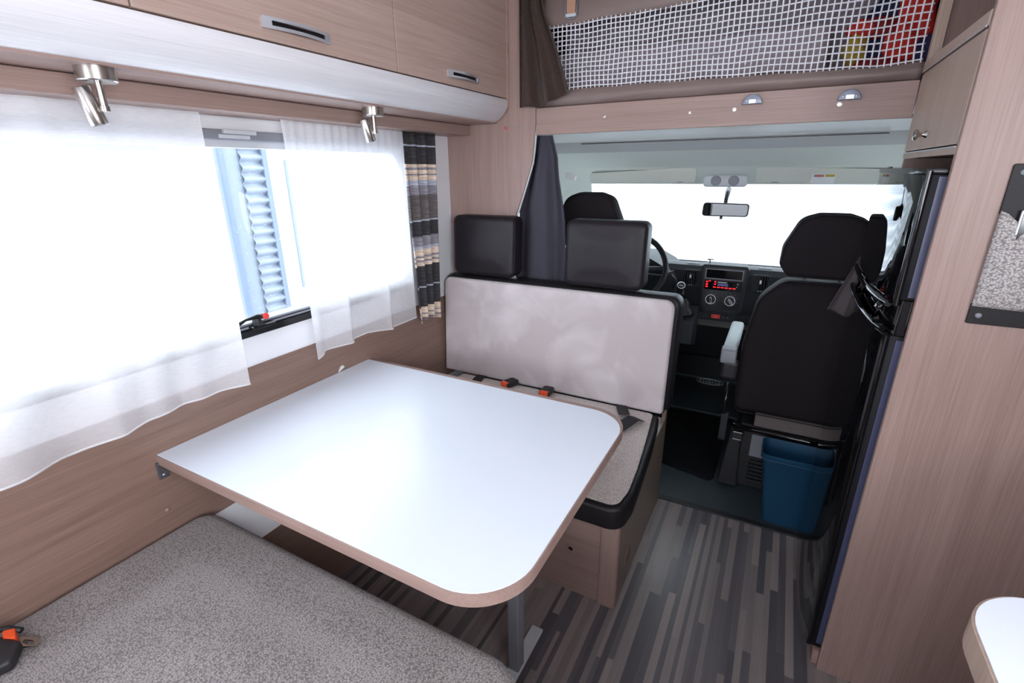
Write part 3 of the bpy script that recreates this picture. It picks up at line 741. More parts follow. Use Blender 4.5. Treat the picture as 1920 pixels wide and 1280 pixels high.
R_ = [[bm.verts.new((p[0], p[1], z)) for p in L] for L, z in ((tongue_o, .510), (tongue_o, .5135), (ti, .5135), (ti, .510))]
for a in range(4):
    for k in range(n): bm.faces.new((R_[a][k], R_[a][(k+1) % n], R_[(a+1) % 4][(k+1) % n], R_[(a+1) % 4][k]))
obj('tongue', bm, M['chrome'], BK)
obj('webbing', sheet(lambda u, v: (lerp(0.135, 0.30, u)+lerp(-.018, .018, v), lerp(0.135, -0.20, u)+lerp(-.012, .012, v)*(1-u), 0.512), 12, 2, 0.003), M['belt'], BK)
obj('webbing_edge', sheet(lambda u, v: (lerp(0.121, 0.286, u)+lerp(-.008, -.002, v), lerp(0.125, -0.20, u)+lerp(-.004, .0, v), 0.516), 12, 1, 0.002), M['yellow'], BK)

# ------------------------------------------------------------------ tall unit with fridge on the right
TU = thing('tall_cabinet', 'tall oak cabinet housing the fridge, filling the right side', 'cabinet', (1.95, 1.65, 0))
obj('end_panel', box(1.66, XR-.002, 1.355, 1.373, 0.0, 2.083, 0.0015, 1), M['wood_z'], TU)
obj('far_panel', box(1.665, XR-.002, 1.935, 1.95, 0.0, 2.083), M['wood_z'], TU)
obj('back_panel', box(2.20, 2.215, 1.373, 1.935, 1.44, 2.08), M['wood_z'], TU)
obj('base_rail', box(1.645, 1.665, 1.374, 1.934, 0.0, 0.05, .002), M['wood_edge'], TU)
obj('middle_rail', box(1.66, 2.20, 1.374, 1.934, 1.443, 1.4585, 0.001, 1), M['wood_doorz'], TU)
obj('metal_trim', box(1.6585, 1.6602, 1.376, 1.930, 1.4570, 1.4600), M['silver'], TU)
dd = obj('door', box(1.6595, 1.675, 1.377, 1.930, 1.4635, 1.668, 0.0015, 2), M['wood_doorz'], TU)
obj('door_knob', lathe([(0, 0), (.0085, 0), (.0075, .003), (.0045, .008), (.0055, .015), (.0125, .020), (.0135, .024), (.010, .028), (0, .029)], (1.6595, 1.678, 1.497), (-1, 0, 0), 24), M['chrome'], dd, smooth=True, auto=50)
obj('shelf_board', box(1.658, 2.20, 1.374, 1.934, 1.672, 1.700, 0.002), M['wood_doorz'], TU)
obj('metal_trim', box(1.6562, 1.6582, 1.376, 1.930, 1.6705, 1.6735), M['silver'], TU)
obj('shelf_post', box(1.66, 1.685, 1.905, 1.934, 1.700, 2.083, .001, 1), M['wood_doorz'], TU)
obj('top_rail', box(1.66, 2.2, 1.374, 1.905, 2.05, 2.083), M['wood_doorz'], TU)

FR = thing('refrigerator', 'glossy black bow front fridge freezer beside the aisle', 'refrigerator', (1.8, 1.65, 0.05))
def rough_edge(o):
    o.data.materials.append(M['gasket'])
    for p in o.data.polygons:
        if p.normal.y < -0.85: p.material_index = 1
obj('cabinet_body', box(1.672, 2.19, 1.382, 1.932, 0.052, 1.41, .003), M['satin_black'], FR)
def door_outline(k=0.0):
    pts = [(1.6705, 1.382), (1.634, 1.382)]
    pts += [(1.6255, 1.386), (1.622, 1.393)]
    for i in range(1, 15):
        y = lerp(1.40, 1.925, i/14.0); s = (y-1.66)/0.27
        pts.append((1.601-k+0.018*abs(s)**2.2 if s < 0 else 1.601-k+0.010*abs(s)**2.4, y))
    pts += [(1.618, 1.932), (1.6705, 1.932)]
    return pts
ud = obj('upper_door', prism(door_outline(), 'z', 1.130, 1.405, bev=0.003, seg=2), M['gloss_black'], FR, smooth=True, auto=35)
rough_edge(ud)
obj('top_cap', prism([(p[0]-.002 if p[0] < 1.66 else p[0], p[1]) for p in door_outline()], 'z', 1.405, 1.4165, bev=0.003), M['satin_black'], ud, smooth=True, auto=35)
obj('edge_film', box(1.648, 1.6715, 1.3795, 1.3822, 1.138, 1.400), M['blue_film'], ud)
obj('edge_post', tube([(1.6305, 1.3835, 1.118), (1.6305, 1.3835, 1.412)], 0.0065, 10), M['gloss_black'], ud, smooth=True, auto=50)
obj('hinge_pin', lathe([(0, 0), (.006, 0), (.006, .004), (0, .006)], (1.63, 1.90, 1.4165), sides=12), M['chrome'], ud, smooth=True)
ld = obj('lower_door', prism(door_outline(), 'z', 0.058, 1.045, bev=0.003, seg=2), M['gloss_black'], FR, smooth=True, auto=35)
rough_edge(ld)
obj('edge_film', box(1.648, 1.6715, 1.3795, 1.3822, 0.075, 1.035), M['blue_film'], ld)
obj('edge_post', tube([(1.6305, 1.3835, 0.06), (1.6305, 1.3835, 1.045)], 0.0055, 10), M['gloss_black'], ld, smooth=True, auto=50)
obj('handle_recess', prism([(p[0]+.014 if p[0] < 1.65 else p[0], p[1]) for p in door_outline()], 'z', 1.046, 1.129), M['gloss_black'], FR, smooth=True, auto=35)
def lip(z, r, k): return tube([(p[0]-k, p[1], z) for p in door_outline()[3:-2]], r, 8)
h1 = obj('handle_rail', lip(1.118, .0075, .004), M['gloss_black'], FR, smooth=True, auto=50)
h2 = obj('handle_rail', lip(1.056, .0075, .004), M['gloss_black'], FR, smooth=True, auto=50)
for y in (1.43, 1.80):
    bm = tube([(1.612, y, 1.120), (1.606, y, 1.10), (1.606, y, 1.075), (1.612, y, 1.055)], [.006, .008, .008, .006], 8)
    obj('handle_bracket', bm, M['gloss_black'], FR, smooth=True)

# wall pocket on the panel
PK = thing('wall_pocket', 'black and grey woven storage pocket on the right oak panel', 'organizer', (1.9, 1.35, 1.10))
obj('top_flap', prism(roundpoly([(1.751, 1.33), (1.80, 1.30), (2.10, 1.30), (2.10, 1.424), (1.751, 1.424)], [.001, 0, 0, .004, .004], 3), 'y', 1.349, 1.3545, bev=.001), M['leather'], PK)
obj('bottom_band', prism(roundpoly(rect(1.751, 2.10, 1.101, 1.145), .003, 3), 'y', 1.349, 1.3545, bev=.001), M['leather'], PK)
def pock(u, v):
    x = lerp(1.752, 2.09, u); zt = 1.336-0.028*sst(u/.12); z = lerp(1.140, zt, v)
    b_ = math.sin(PI*min(1, u*3)*.5)*math.sin(PI*lerp(.12, .85, v))
    return (x, 1.3485-0.030*b_, z)
obj('pocket', sheet(pock, 30, 16, 0.003), M['pocket_fab'], PK, smooth=True)
for (x, z) in ((1.768, 1.408), (1.768, 1.120), (2.07, 1.408), (2.07, 1.12)):
    obj('snap_stud', lathe([(0, 0), (.0062, 0), (.005, .003), (0, .004)], (x, 1.349, z), (0, -1, 0), 18), M['grey_pl'], PK, smooth=True)
RC = thing('remote_control', 'small black remote with red button poking out of the wall pocket', 'remote', (1.80, 1.345, 1.28))
obj('body', box(1.780, 1.83, 1.337, 1.344, 1.20, 1.338, .002), M['silver'], RC)
obj('face', box(1.783, 1.827, 1.3355, 1.337, 1.205, 1.334, .0005, 1), M['screen'], RC)
obj('power_button', lathe([(0, 0), (.006, 0), (.005, .0018), (0, .002)], (1.795, 1.3355, 1.322), (0, -1, 0), 16), M['redknob'], RC, smooth=True)
obj('grey_button', lathe([(0, 0), (.006, 0), (.005, .0018), (0, .002)], (1.796, 1.3355, 1.305), (0, -1, 0), 16), M['grey_pl'], RC, smooth=True)

# kitchen worktop corner lower right
KT = thing('kitchen_unit', 'white worktop corner with oak edge at the lower right', 'worktop', (1.95, 0.2, 0))
kp = roundpoly([(1.645, -0.9), (1.645, 0.735), (2.2, 0.735), (2.2, -0.9)], [0, .095, 0, 0], 12)
kp2 = roundpoly([(1.648, -0.9), (1.648, 0.732), (2.2, 0.732), (2.2, -0.9)], [0, .092, 0, 0], 12)
obj('worktop_edge', prism(kp, 'z', 0.860, 0.898, bev=.0015), M['wood_doorz'], KT, smooth=True, auto=45)
obj('worktop', prism(kp2, 'z', 0.898, 0.900, bev=.0008, seg=1), M['table'], KT, smooth=True, auto=45)
obj('cupboard_body', prism(roundpoly([(1.71, -0.9), (1.71, 0.66), (2.2, 0.66), (2.2, -0.9)], [0, .06, 0, 0], 8), 'z', 0.0, 0.86), M['wood_z'], KT, smooth=True, auto=45)

# ------------------------------------------------------------------ beam, bunk, net
BE = thing('bunk_beam', 'oak front board of the bunk above the cab', 'board', (1.05, 1.94, 1.555))
obj('board', box(0.438, 1.658, 1.930, 1.952, 1.556, 1.655, .0015, 1), M['wood_x'], BE)
for (x, z, big) in ((0.723, 1.610, 0), (1.030, 1.605, 0), (1.173, 1.607, 1), (1.471, 1.604, 1)):
    b_ = obj('snap_stud', lathe([(0, 0), (.0058, 0), (.0055, .002), (.0035, .0024), (.003, .001), (.0012, .001), (.001, .004), (0, .004)] if not big else [(0, 0), (.007, 0), (.0068, .002), (.0038, .0024), (.0034, .0008), (0, .0008)], (x, 1.930, z), (0, -1, 0), 20), M['chrome'], BE, smooth=True, auto=40)
def ladder_clip(x, z):
    t = thing('ladder_hook', 'x', 'bracket', (x, 1.93, z), 'grey half round ladder brackets on the bunk board')
    o = [(x-.030, z-.010), (x+.030, z-.010)] + [(x+.030*math.cos(a), z-.010+.030*math.sin(a)) for a in [PI*k/14 for k in range(1, 14)]]
    obj('plate', prism(o, 'y', 1.914, 1.930, bev=.003), M['clip'], t, smooth=True, auto=50)
    obj('slot', box(x-.011, x+.011, 1.9118, 1.9142, z-.0085, z+.004, .001, 1), M['silver'], t)
    for s in (-1, 1): obj('screw', lathe([(0, 0), (.0038, 0), (.003, .0015), (0, .002)], (x+s*.017, 1.914, z-.001), (0, -1, 0), 14), M['silver'], t, smooth=True)
    return t
ladder_clip(1.226, 1.628)['label'] = 'grey half round bracket on the bunk board, further from the fridge'
ladder_clip(1.493, 1.623)['label'] = 'grey half round bracket on the bunk board, nearer the fridge'

bm = box(0.0, XR, 1.953, 3.0, 1.62, 1.654)
bx(bm, 0.0, 0.02, 1.951, 3.0, 1.62, 2.084); bx(bm, 0.02, 0.44, 1.9505, 1.9535, 1.60, 2.084); bx(bm, XR-.02, XR, 1.951, 3.0, 1.62, 2.084); bx(bm, 0, XR, 3.0, 3.02, 1.62, 2.084)
obj('wall_bunk', bm, M['bunk'], kind='structure')
NT = thing('bunk_net', 'white square mesh safety net strung across the bunk opening', 'net', (1.1, 1.95, 1.66))
xL = lambda z: 0.535
def ntop(x): return pw([(0.5, 1.925), (0.8, 1.932), (1.2, 1.945), (1.7, 1.965)], x)
def nbot(x): return pw([(0.5, 1.722), (0.9, 1.718), (1.3, 1.712), (1.55, 1.703), (1.7, 1.712)], x)
def npos(x, t):
    z = lerp(nbot(x), ntop(x), t)
    w = 0.0015*math.sin(x*23+1.5*t*4)+0.002*math.sin(x*9-t*6)
    pinch = 0.018*math.exp(-((x-1.60)/.035)**2)*t
    return Vector((x-0.008*math.exp(-((x-1.62)/.05)**2)*math.sin(t*3)+0.0010*math.sin(t*7+x*14), 1.945+w-pinch*.6, z+0.0012*math.sin(x*31+t*5)))
bm = bmesh.new()
cols = 68; rows = 13
for i in range(cols+1):
    x = lerp(0.487, 1.650, i/cols)
    tube([npos(x, t/26) for t in range(-1, 28)], 0.0025, 4, bm=bm)
for j in range(rows+1):
    tube([npos(lerp(.485, 1.655, k/110), j/rows) + Vector((0, .0012, 0)) for k in range(111)], 0.0023, 4, bm=bm)
obj('net_cords', bm, M['cord'], NT, smooth=True, kind='stuff')
def lowband(u, v):
    x = lerp(0.437, 1.658, u); zt = nbot(x)-0.003
    z = lerp(1.656, zt, v)
    return (x, 1.952-0.016*math.sin(PI*v)-0.004*math.sin(x*17)*math.sin(PI*v)-0.006*math.exp(-((x-1.38)/.04)**2)*math.sin(PI*v), z)
obj('lower_band', sheet(lowband, 90, 8, .002), M['brown_band'], NT, smooth=True)
def topband(u, v):
    x = lerp(0.45, 1.658, u); zb = ntop(x)
    z = lerp(zb, 2.082, v)
    return (x, 1.952-0.010*math.sin(PI*v*2)*0.8-0.003*math.sin(x*15+v*5), z)
obj('upper_band', sheet(topband, 60, 10, .002), M['brown_band'], NT, smooth=True)
bm = tube([(0.552, 1.938, 2.02), (0.552, 1.935, 1.965), (0.560, 1.934, 1.948), (0.575, 1.933, 1.944), (0.590, 1.934, 1.948), (0.597, 1.935, 1.965), (0.597, 1.938, 2.02)], 0.0028, 6)
sl = obj('strap_loop', bm, M['grey_pl'], NT, smooth=True)
obj('strap', box(0.557, 0.592, 1.934, 1.939, 1.962, 2.03, .001, 1), M['orange_tag'], sl)
obj('buckle_bar', box(0.553, 0.596, 1.932, 1.938, 1.951, 1.962, .001, 1), M['ltgrey_pl'], sl)
# inside the bunk
bm = sheet(lambda u, v: (lerp(.45, 2.2, u), 2.20+0.012*math.sin(u*40), lerp(1.656, 2.083, v)), 60, 2, .003)
obj('bunk_curtain', bm, M['bunk'], None, smooth=True, label='dark grey curtain hanging at the back of the bunk behind the net', cat='curtain')
obj('folded_duvet', pillow(roundpoly(rect(.46, 1.42, 2.03, 2.17), .04, 5), 'z', 1.656, 1.86, .03, 0.008, both=False), M['bunk_d'], None, smooth=True, label='grey folded duvet standing in the bunk behind the white net', cat='bedding')
BL = thing('bunk_pillow', 'red, navy and ochre cloth bundle behind the right end of the net', 'pillow', (1.58, 2.08, 1.66))
def bund(name, cx_, cy_, cz_, rx, ry, rz, m, parent=BL, nz=1):
    b = bmesh.new(); bmesh.ops.create_icosphere(b, subdivisions=3, radius=1)
    for v in b.verts:
        k = 1+0.10*math.sin(v.co.x*5*nz+v.co.z*4)+0.07*math.cos(v.co.z*8-v.co.x*3)
        v.co = Vector((cx_+v.co.x*rx*k, cy_+v.co.y*ry*k, cz_+v.co.z*rz*k))
    return obj(name, b, M[m], parent, smooth=True)
bund('navy_cloth', 1.60, 2.08, 1.80, .115, .05, .13, 'navy')
bund('red_fold', 1.63, 2.045, 1.86, .050, .03, .11, 'red')
bund('red_fold', 1.605, 2.035, 1.775, .045, .025, .07, 'red')
bund('red_fold', 1.50, 2.035, 1.82, .042, .03, .028, 'red')
bund('dark_red_fold', 1.545, 2.03, 1.82, .05, .02, .03, 'dred')
bund('dark_red_fold', 1.56, 2.03, 1.715, .09, .025, .025, 'dred')
bund('ochre_fold', 1.49, 2.03, 1.765, .034, .03, .045, 'yellow')
bund('navy_fold', 1.69, 2.03, 1.745, .05, .02, .045, 'navy')

# brown drape at the bunk's left end
def drape(u, v):    # v top->bottom
    xa = lerp(0.378, 0.372, v); xb = pw([(0, .46), (.3, .485), (.6, .54), (1, .600)], v)
    zb = pw([(0, 1.660), (.45, 1.654), (.6, 1.662), (1, 1.705)], u)
    z = lerp(2.082, zb, v)
    return (lerp(xa, xb, u), 1.897+0.020*math.sin(u*15+0.6+v)*lerp(.8, 1, v)-0.012*u*v+0.006*math.sin(u*37), z)
obj('brown_drape', sheet(drape, 60, 24, .003), M['brown_curt'], None, smooth=True, label='short brown blackout drape hanging at the left end of the bunk', cat='curtain')

# charcoal cab curtain left
def cabc(u, v):
    z = lerp(pw([(0, 1.585), (.42, 1.617), (.58, 1.617), (1, 1.600)], u), 0.93, v)
    xl = pw([(0, .415), (.25, .375), (.5, .325), (1, .30)], v); xr = pw([(0, .480), (.06, .488), (.19, .519), (.31, .530), (.45, .549), (.58, .563), (1, .575)], v)
    y = 1.985+0.026*math.sin(u*10+.8)*sst(v*2.5+.15)-0.03*math.exp(-((u-.62)/.10)**2)*sst(v*2)
    return (lerp(xl, xr, u), y, z)
CC = obj('cab_curtain', sheet(cabc, 60, 40, .002), M['grey_curt'], None, smooth=True, label='charcoal cab curtain tied up behind the left headrest', cat='curtain')
obj('curtain_stud', lathe([(0, 0), (.006, 0), (.005, .003), (0, .004)], (0.472, 1.962, 1.612), (0, -1, 0), 14), M['silver'], CC, smooth=True)
# right curtain tail
def tail(u, v):
    z = lerp(1.215, lerp(0.948, 0.925, u), v)
    xl = lerp(1.640, 1.556, v**1.05); xr = lerp(1.652, 1.630, v)
    return (lerp(xl, xr, u), 1.99+0.010*math.sin(u*7)*v, z)
obj('cab_curtain', sheet(tail, 20, 20, .002), M['grey_curt2'], None, smooth=True, label='taupe curtain tail hanging beside the fridge over the passenger seat', cat='curtain')

# ------------------------------------------------------------------ CAB
obj('trim_4', box(0.0, XR, 1.967, 3.6, -0.06, -0.006), M['rubber'], kind='structure')
obj('step_strip', box(0.2, XR, 1.955, 1.985, -0.003, 0.006, .002), M['black_pl'], None, label='black edging strip where the striped floor meets the cab', cat='edging')
obj('trim_7', box(0.16, 0.86, 2.2, 2.75, -0.006, 0.070, .01), M['black_pl'], kind='structure')
obj('rubber_sheet', box(0.87, 1.75, 1.985, 2.45, -0.006, 0.003, .002), M['rubber'], None, label='dark green rubber floor sheet in the cab doorway', cat='mat')
obj('carpet_mat', prism(roundpoly([(0.9, 2.275), (1.262, 2.19), (1.262, 2.87), (0.9, 2.87)], .03, 4), 'z', 0.004, 0.018, bev=.003), M['carpet'], None, label='black carpet mat nearest the rubber sheet in the cab', cat='mat')
m2 = obj('logo_mat', prism(roundpoly([(0.75, 2.90), (1.50, 2.90), (1.50, 3.5), (0.75, 3.5)], .04, 4), 'z', 0.0, 0.020, bev=.003), M['rubber'], None, label='darker rubber mat with small white oval emblem under the dashboard', cat='mat')
bm = tube([(1.09+0.085*math.cos(a), 3.38+0.045*math.sin(a), 0.0215) for a in [2*PI*k/28 for k in range(28)]], .0028, 4, True)
for k in range(-3, 4):
    if k: bx(bm, 1.09+k*.02-.006, 1.09+k*.02+.006, 3.365, 3.395, 0.0205, 0.0225)
prism([(1.078, 3.36), (1.102, 3.36), (1.09, 3.41)], 'z', 0.0205, 0.0235, bm=bm)
obj('emblem', bm, M['text_w'], m2)
obj('wall_cab_front', box(0.0, XR, 3.45, 3.48, -.06, .84), M['black_pl'], kind='structure')
# cab shell: side linings with door windows
for nm, s in (('wall_cab_left', 0), ('wall_cab_right', 1)):
    bm = bmesh.new()
    fx = (lambda x: x) if s == 0 else (lambda x: 2.2-x)
    for (y0, y1, z0, z1) in ((1.952, 3.7, -.06, .92), (1.952, 2.30, .92, 1.62), (2.30, 3.0, 1.34, 1.62)):
        a, b_ = sorted((fx(0.06), fx(0.12))); bx(bm, a, b_, y0, y1, z0, z1)
    obj(nm, bm, M['liner'], kind='structure')
# headliner shell
def hl(u, v):    # u across, v front
    x = lerp(0.12, 2.08, u)
    y = lerp(1.955, 2.84, v)
    z = pw([(0, 1.556), (.10, 1.556), (.22, 1.5345), (.225, 1.530), (.44, 1.497), (.445, 1.500), (.62, 1.470), (.80, 1.430), (.88, 1.395), (1, 1.345)], v)
    e = min(x-0.12, 2.08-x)
    r = 0.26
    if e < r: z -= (0.40*lerp(.5, 1, v))*(1-math.sqrt(max(0, 1-((r-e)/r)**2)))*0.75
    return (x, y, z)
H = obj('ceiling_cab', sheet(hl, 64, 50, 0.012), [M['liner'], M['liner_w'], M['liner2']], kind='structure', smooth=True, auto=40)
for p in H.data.polygons:
    y = p.center.y + H.location.y
    if y < 2.15: p.material_index = 1
    elif y < 2.345: p.material_index = 2
obj('headliner_joint', box(0.55, 1.64, 2.149, 2.152, 1.5255, 1.5300), M['black_pl'], H)
# front lip above windscreen / A pillars
WT0, WB0 = Vector((0.30, 2.84, 1.325)), Vector((0.10, 3.42, 0.86))
def pillar(s):
    fx = (lambda x: x) if s == 0 else (lambda x: 2.2-x)
    P = []
    bm = bmesh.new()
    a = [(.13, 2.70, 1.36), (.36, 2.84, 1.345), (.33, 2.86, 1.31), (.10, 2.76, 1.25)]
    b = [(.06, 3.30, .86), (.20, 3.42, .88), (.17, 3.44, .84), (.02, 3.34, .80)]
    A = [bm.verts.new((fx(p[0]), p[1], p[2])) for p in a]; B = [bm.verts.new((fx(p[0]), p[1], p[2])) for p in b]
    for i in range(4): bm.faces.new((A[i], A[(i+1) % 4], B[(i+1) % 4], B[i]))
    bm.faces.new(A); bm.faces.new(list(reversed(B))); return bm
obj('trim_5', pillar(0), M['liner'], kind='structure'); obj('trim_6', pillar(1), M['liner'], kind='structure')
wsb = bmesh.new()
sheet(lambda u, v: (lerp(lerp(.28, 1.92, u), lerp(.10, 2.10, u), v), lerp(2.845, 3.43, v)+0.10*math.sin(PI*u)*lerp(.3, 1, v), lerp(1.345, 0.85, v)), 24, 8, .005, wsb)
w2 = obj('window_2', wsb, M['ws'], kind='structure', smooth=True)
for nm, x in (('window_3', .085), ('window_4', 2.115)):
    obj(nm, box(x-.003, x+.003, 2.30, 3.25, .92, 1.34), M['ws'], kind='structure')

# visors, dome light, mirror
def visor(x0, x1, label, sticker):
    t = thing('sun_visor', label, 'sun visor', ((x0+x1)/2, 2.74, 1.36), 'sun visors')
    bm = pillow(roundpoly([(x0, 1.352), (x1, 1.352), (x1, 1.428), (x0, 1.404 if not sticker else 1.428)] if not sticker else [(x0, 1.352), (x1, 1.352), (x1, 1.41), (x0, 1.428)], .016, 6), 'y', 2.70, 2.722, .006, .002)
    for v in bm.verts: v.co.y -= (v.co.z-1.352)*0.35
    obj('flap', bm, M['visor'], t, smooth=True, auto=50)
    tz = 1.404 if not sticker else 1.428
    obj('painted_gap_shadow', tube([(x0+.012, 2.712-.35*(tz-1.352), tz+.0015), (x1-.014, 2.712-.35*((1.428 if not sticker else 1.41)-1.352), (1.428 if not sticker else 1.41)+.0015)], .0028, 6), M['grey_pl'], t, smooth=True)  # dark tube painted in as the shadow line above the visor flap
    obj('pull_tab', box(x1-.09 if not sticker else x0+.07, x1-.06 if not sticker else x0+.10, 2.696, 2.701, 1.356, 1.3595), M['grey_pl'], t)
    if sticker:
        s = obj('warning_label', prism([(1.452, 1.354), (1.545, 1.353), (1.548, 1.394), (1.458, 1.396)], 'y', 2.684, 2.6865), M['paper'], t)
        for v in s.data.vertices: v.co.y -= (v.co.z+worldloc(t).z-1.354)*.35-0.009
        for (a, b_, z0, z1, m) in ((1.464, 1.502, 1.3815, 1.3915, 'grey_pl'), (1.508, 1.543, 1.382, 1.3915, 'yellow'), (1.470, 1.500, 1.3835, 1.3885, 'redknob')):
            yy = 2.6925-(z0-1.354)*.35 - (0.0016 if m == 'redknob' else 0)
            obj('print', box(a, b_, yy-.0105, yy-.0095, z0, z1), M[m], s)
    return t
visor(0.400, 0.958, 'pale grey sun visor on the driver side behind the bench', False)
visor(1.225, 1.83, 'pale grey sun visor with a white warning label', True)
DM = thing('cab_lamp', 'rounded grey reading lamp console above the windscreen centre', 'lamp', (1.095, 2.70, 1.335))
obj('housing', pillow(roundpoly(rect(0.995, 1.195, 1.336, 1.392), .018, 6), 'y', 2.675, 2.74, .010, .002), M['ltgrey_pl'], DM, smooth=True, auto=50)
for x in (1.055, 1.135): obj('lens', lathe([(0, 0), (.024, 0), (.022, .003), (.012, .0015), (0, .001)], (x, 2.672, 1.365), (0, -1, 0), 24), M['grey_pl'], DM, smooth=True, auto=40)
RM = thing('rear_view_mirror', 'rectangular rear view mirror hanging at the windscreen', 'mirror', (1.1, 2.78, 1.24))
mo = roundpoly([(0.994, 1.190), (1.214, 1.190), (1.216, 1.254), (0.998, 1.258)], .016, 6)
obj('mirror_housing', pillow(mo, 'y', 2.755, 2.785, .008, 0), M['black_pl'], RM, smooth=True, auto=50)
mi = roundpoly([(1.000, 1.196), (1.208, 1.196), (1.210, 1.249), (1.004, 1.253)], .012, 6)
obj('mirror_glass', prism(mi, 'y', 2.752, 2.7545), M['mirror'], RM)
obj('stalk', tube([(1.10, 2.785, 1.25), (1.10, 2.80, 1.275), (1.10, 2.83, 1.30), (1.10, 2.865, 1.32)], [.009, .010, .013, .014], 10), M['black_pl'], RM, smooth=True)
obj('dip_lever', box(1.083, 1.097, 2.76, 2.772, 1.176, 1.19, .002), M['black_pl'], RM)
# grab handle on the left
obj('coat_hook', pillow(roundpoly([(0.40, 1.385), (0.452, 1.37), (0.46, 1.395), (0.41, 1.412)], .008, 4), 'y', 2.33, 2.35, .004, 0), M['liner_w'], None, smooth=True, label='pale plastic belt anchor cover by the cab curtain', cat='fitting')

# dashboard
DS = thing('dashboard', 'charcoal dashboard with centre console below the windscreen', 'dashboard', (1.1, 2.9, 0))
prof = [(2.74, 0.905), (2.762, 0.931), (2.80, 0.938), (2.90, 0.928), (3.10, 0.88), (3.40, 0.80), (3.42, 0.30), (3.10, 0.30), (2.95, 0.50), (2.80, 0.62), (2.745, 0.69)]
obj('dash_body', prism([(a, b_) for a, b_ in prof], 'x', 0.13, 2.07, bev=.01), M['dark_pl'], DS, smooth=True, auto=35)
bm = prism(roundpoly([(.47, .78), (.47, .91), (.54, .968), (.76, .968), (.845, .925), (.915, .86), (.92, .78)], [0, .04, .05, .05, .06, .03, 0], 5), 'y', 2.68, 3.02, bev=.012)
obj('instrument_binnacle', bm, M['dark_pl'], DS, smooth=True, auto=40)
obj('lower_dash', prism([(2.80, .66), (2.78, .60), (2.86, .40), (3.3, .30), (3.3, .66)], 'x', 0.13, 2.07), M['black_pl'], DS)
cc = obj('centre_console', prism(roundpoly([(1.030, 0.930), (1.040, 0.715), (1.075, 0.690), (1.215, 0.690), (1.250, 0.715), (1.262, 0.930), (1.25, 0.948), (1.04, 0.948)], [.01, .02, .03, .03, .02, .01, .01, .01], 5), 'y', 2.722, 2.80, bev=.004), M['dark_pl'], DS, smooth=True, auto=40)
obj('console_frame', prism(roundpoly([(1.044, 0.935), (1.052, 0.73), (1.085, 0.704), (1.205, 0.704), (1.24, 0.73), (1.248, 0.935)], [.01, .02, .03, .03, .02, .01], 5), 'y', 2.7195, 2.723, bev=.001), M['black_pl'], cc, smooth=True, auto=40)
obj('storage_slot', prism(roundpoly(rect(1.058, 1.234, 0.879, 0.925), .004, 3), 'y', 2.7175, 2.7205), M['screen'], cc)
bm = bmesh.new()
for (a, b_, c, d) in ((1.055, 1.237, .924, .928), (1.055, 1.237, .876, .880), (1.055, 1.059, .88, .924), (1.233, 1.237, .88, .924)): bx(bm, a, b_, 2.715, 2.7195, c, d)
obj('slot_rim', bm, M['grey_pl'], cc)
RD = thing('car_radio', 'car radio with glowing red buttons in the centre console', 'radio', (1.146, 2.715, 0.82))
obj('radio_face', box(1.056, 1.236, 2.7115, 2.7188, 0.819, 0.870, .002), M['screen'], RD)
obj('volume_knob', lathe([(0, 0), (.014, 0), (.0125, .009), (0, .010)], (1.091, 2.7115, 0.848), (0, -1, 0), 24), M['screen'], RD, smooth=True, auto=50)
def ledbox(a, b_, c, d, m='led_red', nm='lit_button'): return obj(nm, box(a, b_, 2.7100, 2.7118, c, d, .0004, 1), M[m], RD)
for q in ((1.062, 1.074, .857, .8635), (1.062, 1.073, .843, .851), (1.062, 1.074, .831, .838), (1.076, 1.086, .863, .867), (1.104, 1.113, .858, .865), (1.104, 1.113, .846, .852)): ledbox(*q)
for k in range(6): ledbox(1.100+k*.019, 1.114+k*.019, .8315, .8365)
ledbox(1.120, 1.172, .842, .856, 'led_blue', 'display'); obj('silver_print', box(1.120, 1.165, 2.7105, 2.7118, .860, .864), M['text_w'], RD)
for q in ((1.212, 1.216, .842, .846), (1.214, 1.220, .856, .860)): obj('port', box(q[0], q[1], 2.7105, 2.7118, q[2], q[3]), M['text_w'], RD)
for k, (x, ang) in enumerate(((1.096, -1.45), (1.190, -0.9))):
    kb = obj('heater_knob', lathe([(0, 0), (.030, 0), (.030, .003), (.024, .004), (.022, .014), (0, .015)], (x, 2.7195, .768), (0, -1, 0), 28), M['black_pl'], cc, smooth=True, auto=40)
    obj('knob_ring', tube([(x+.0245*math.cos(a), 2.7055, .768+.0245*math.sin(a)) for a in [2*PI*j/28 for j in range(28)]], .0022, 5, True), M['text_w'], kb, smooth=True)
    bm = tube([(x+c_[0]*math.cos(ang)-c_[1]*math.sin(ang), 2.704, .768+c_[0]*math.sin(ang)+c_[1]*math.cos(ang)) for c_ in ((-.008, .004), (.018, .004), (.022, 0), (.018, -.004), (-.008, -.004), (-.013, 0))], .0021, 5, True)
    obj('pointer', bm, M['text_w'], kb, smooth=True)
    bm = bmesh.new()
    for j in range(9):
        a = PI*1.25-j*PI*1.5/8
        bx(bm, x+.036*math.cos(a)-.0007, x+.036*math.cos(a)+.0007, 2.7180, 2.7196, .768+.036*math.sin(a)-.0007, .768+.036*math.sin(a)+.0007)
    obj('dial_marks', bm, M['text_w'], kb)
hz = obj('hazard_button', box(1.108, 1.153, 2.729, 2.745, .660, .682, .002), M['redknob'], DS)
bm = tube([(1.124, 2.728, .6655), (1.137, 2.728, .6655), (1.1305, 2.728, .677)], .0009, 4, True)
obj('triangle_mark', bm, M['text_w'], hz)
obj('switch_panel', prism(roundpoly([(0.98, .650), (1.33, .650), (1.33, .690), (0.98, .690)], .008, 3), 'y', 2.735, 2.80), M['dark_pl'], DS)
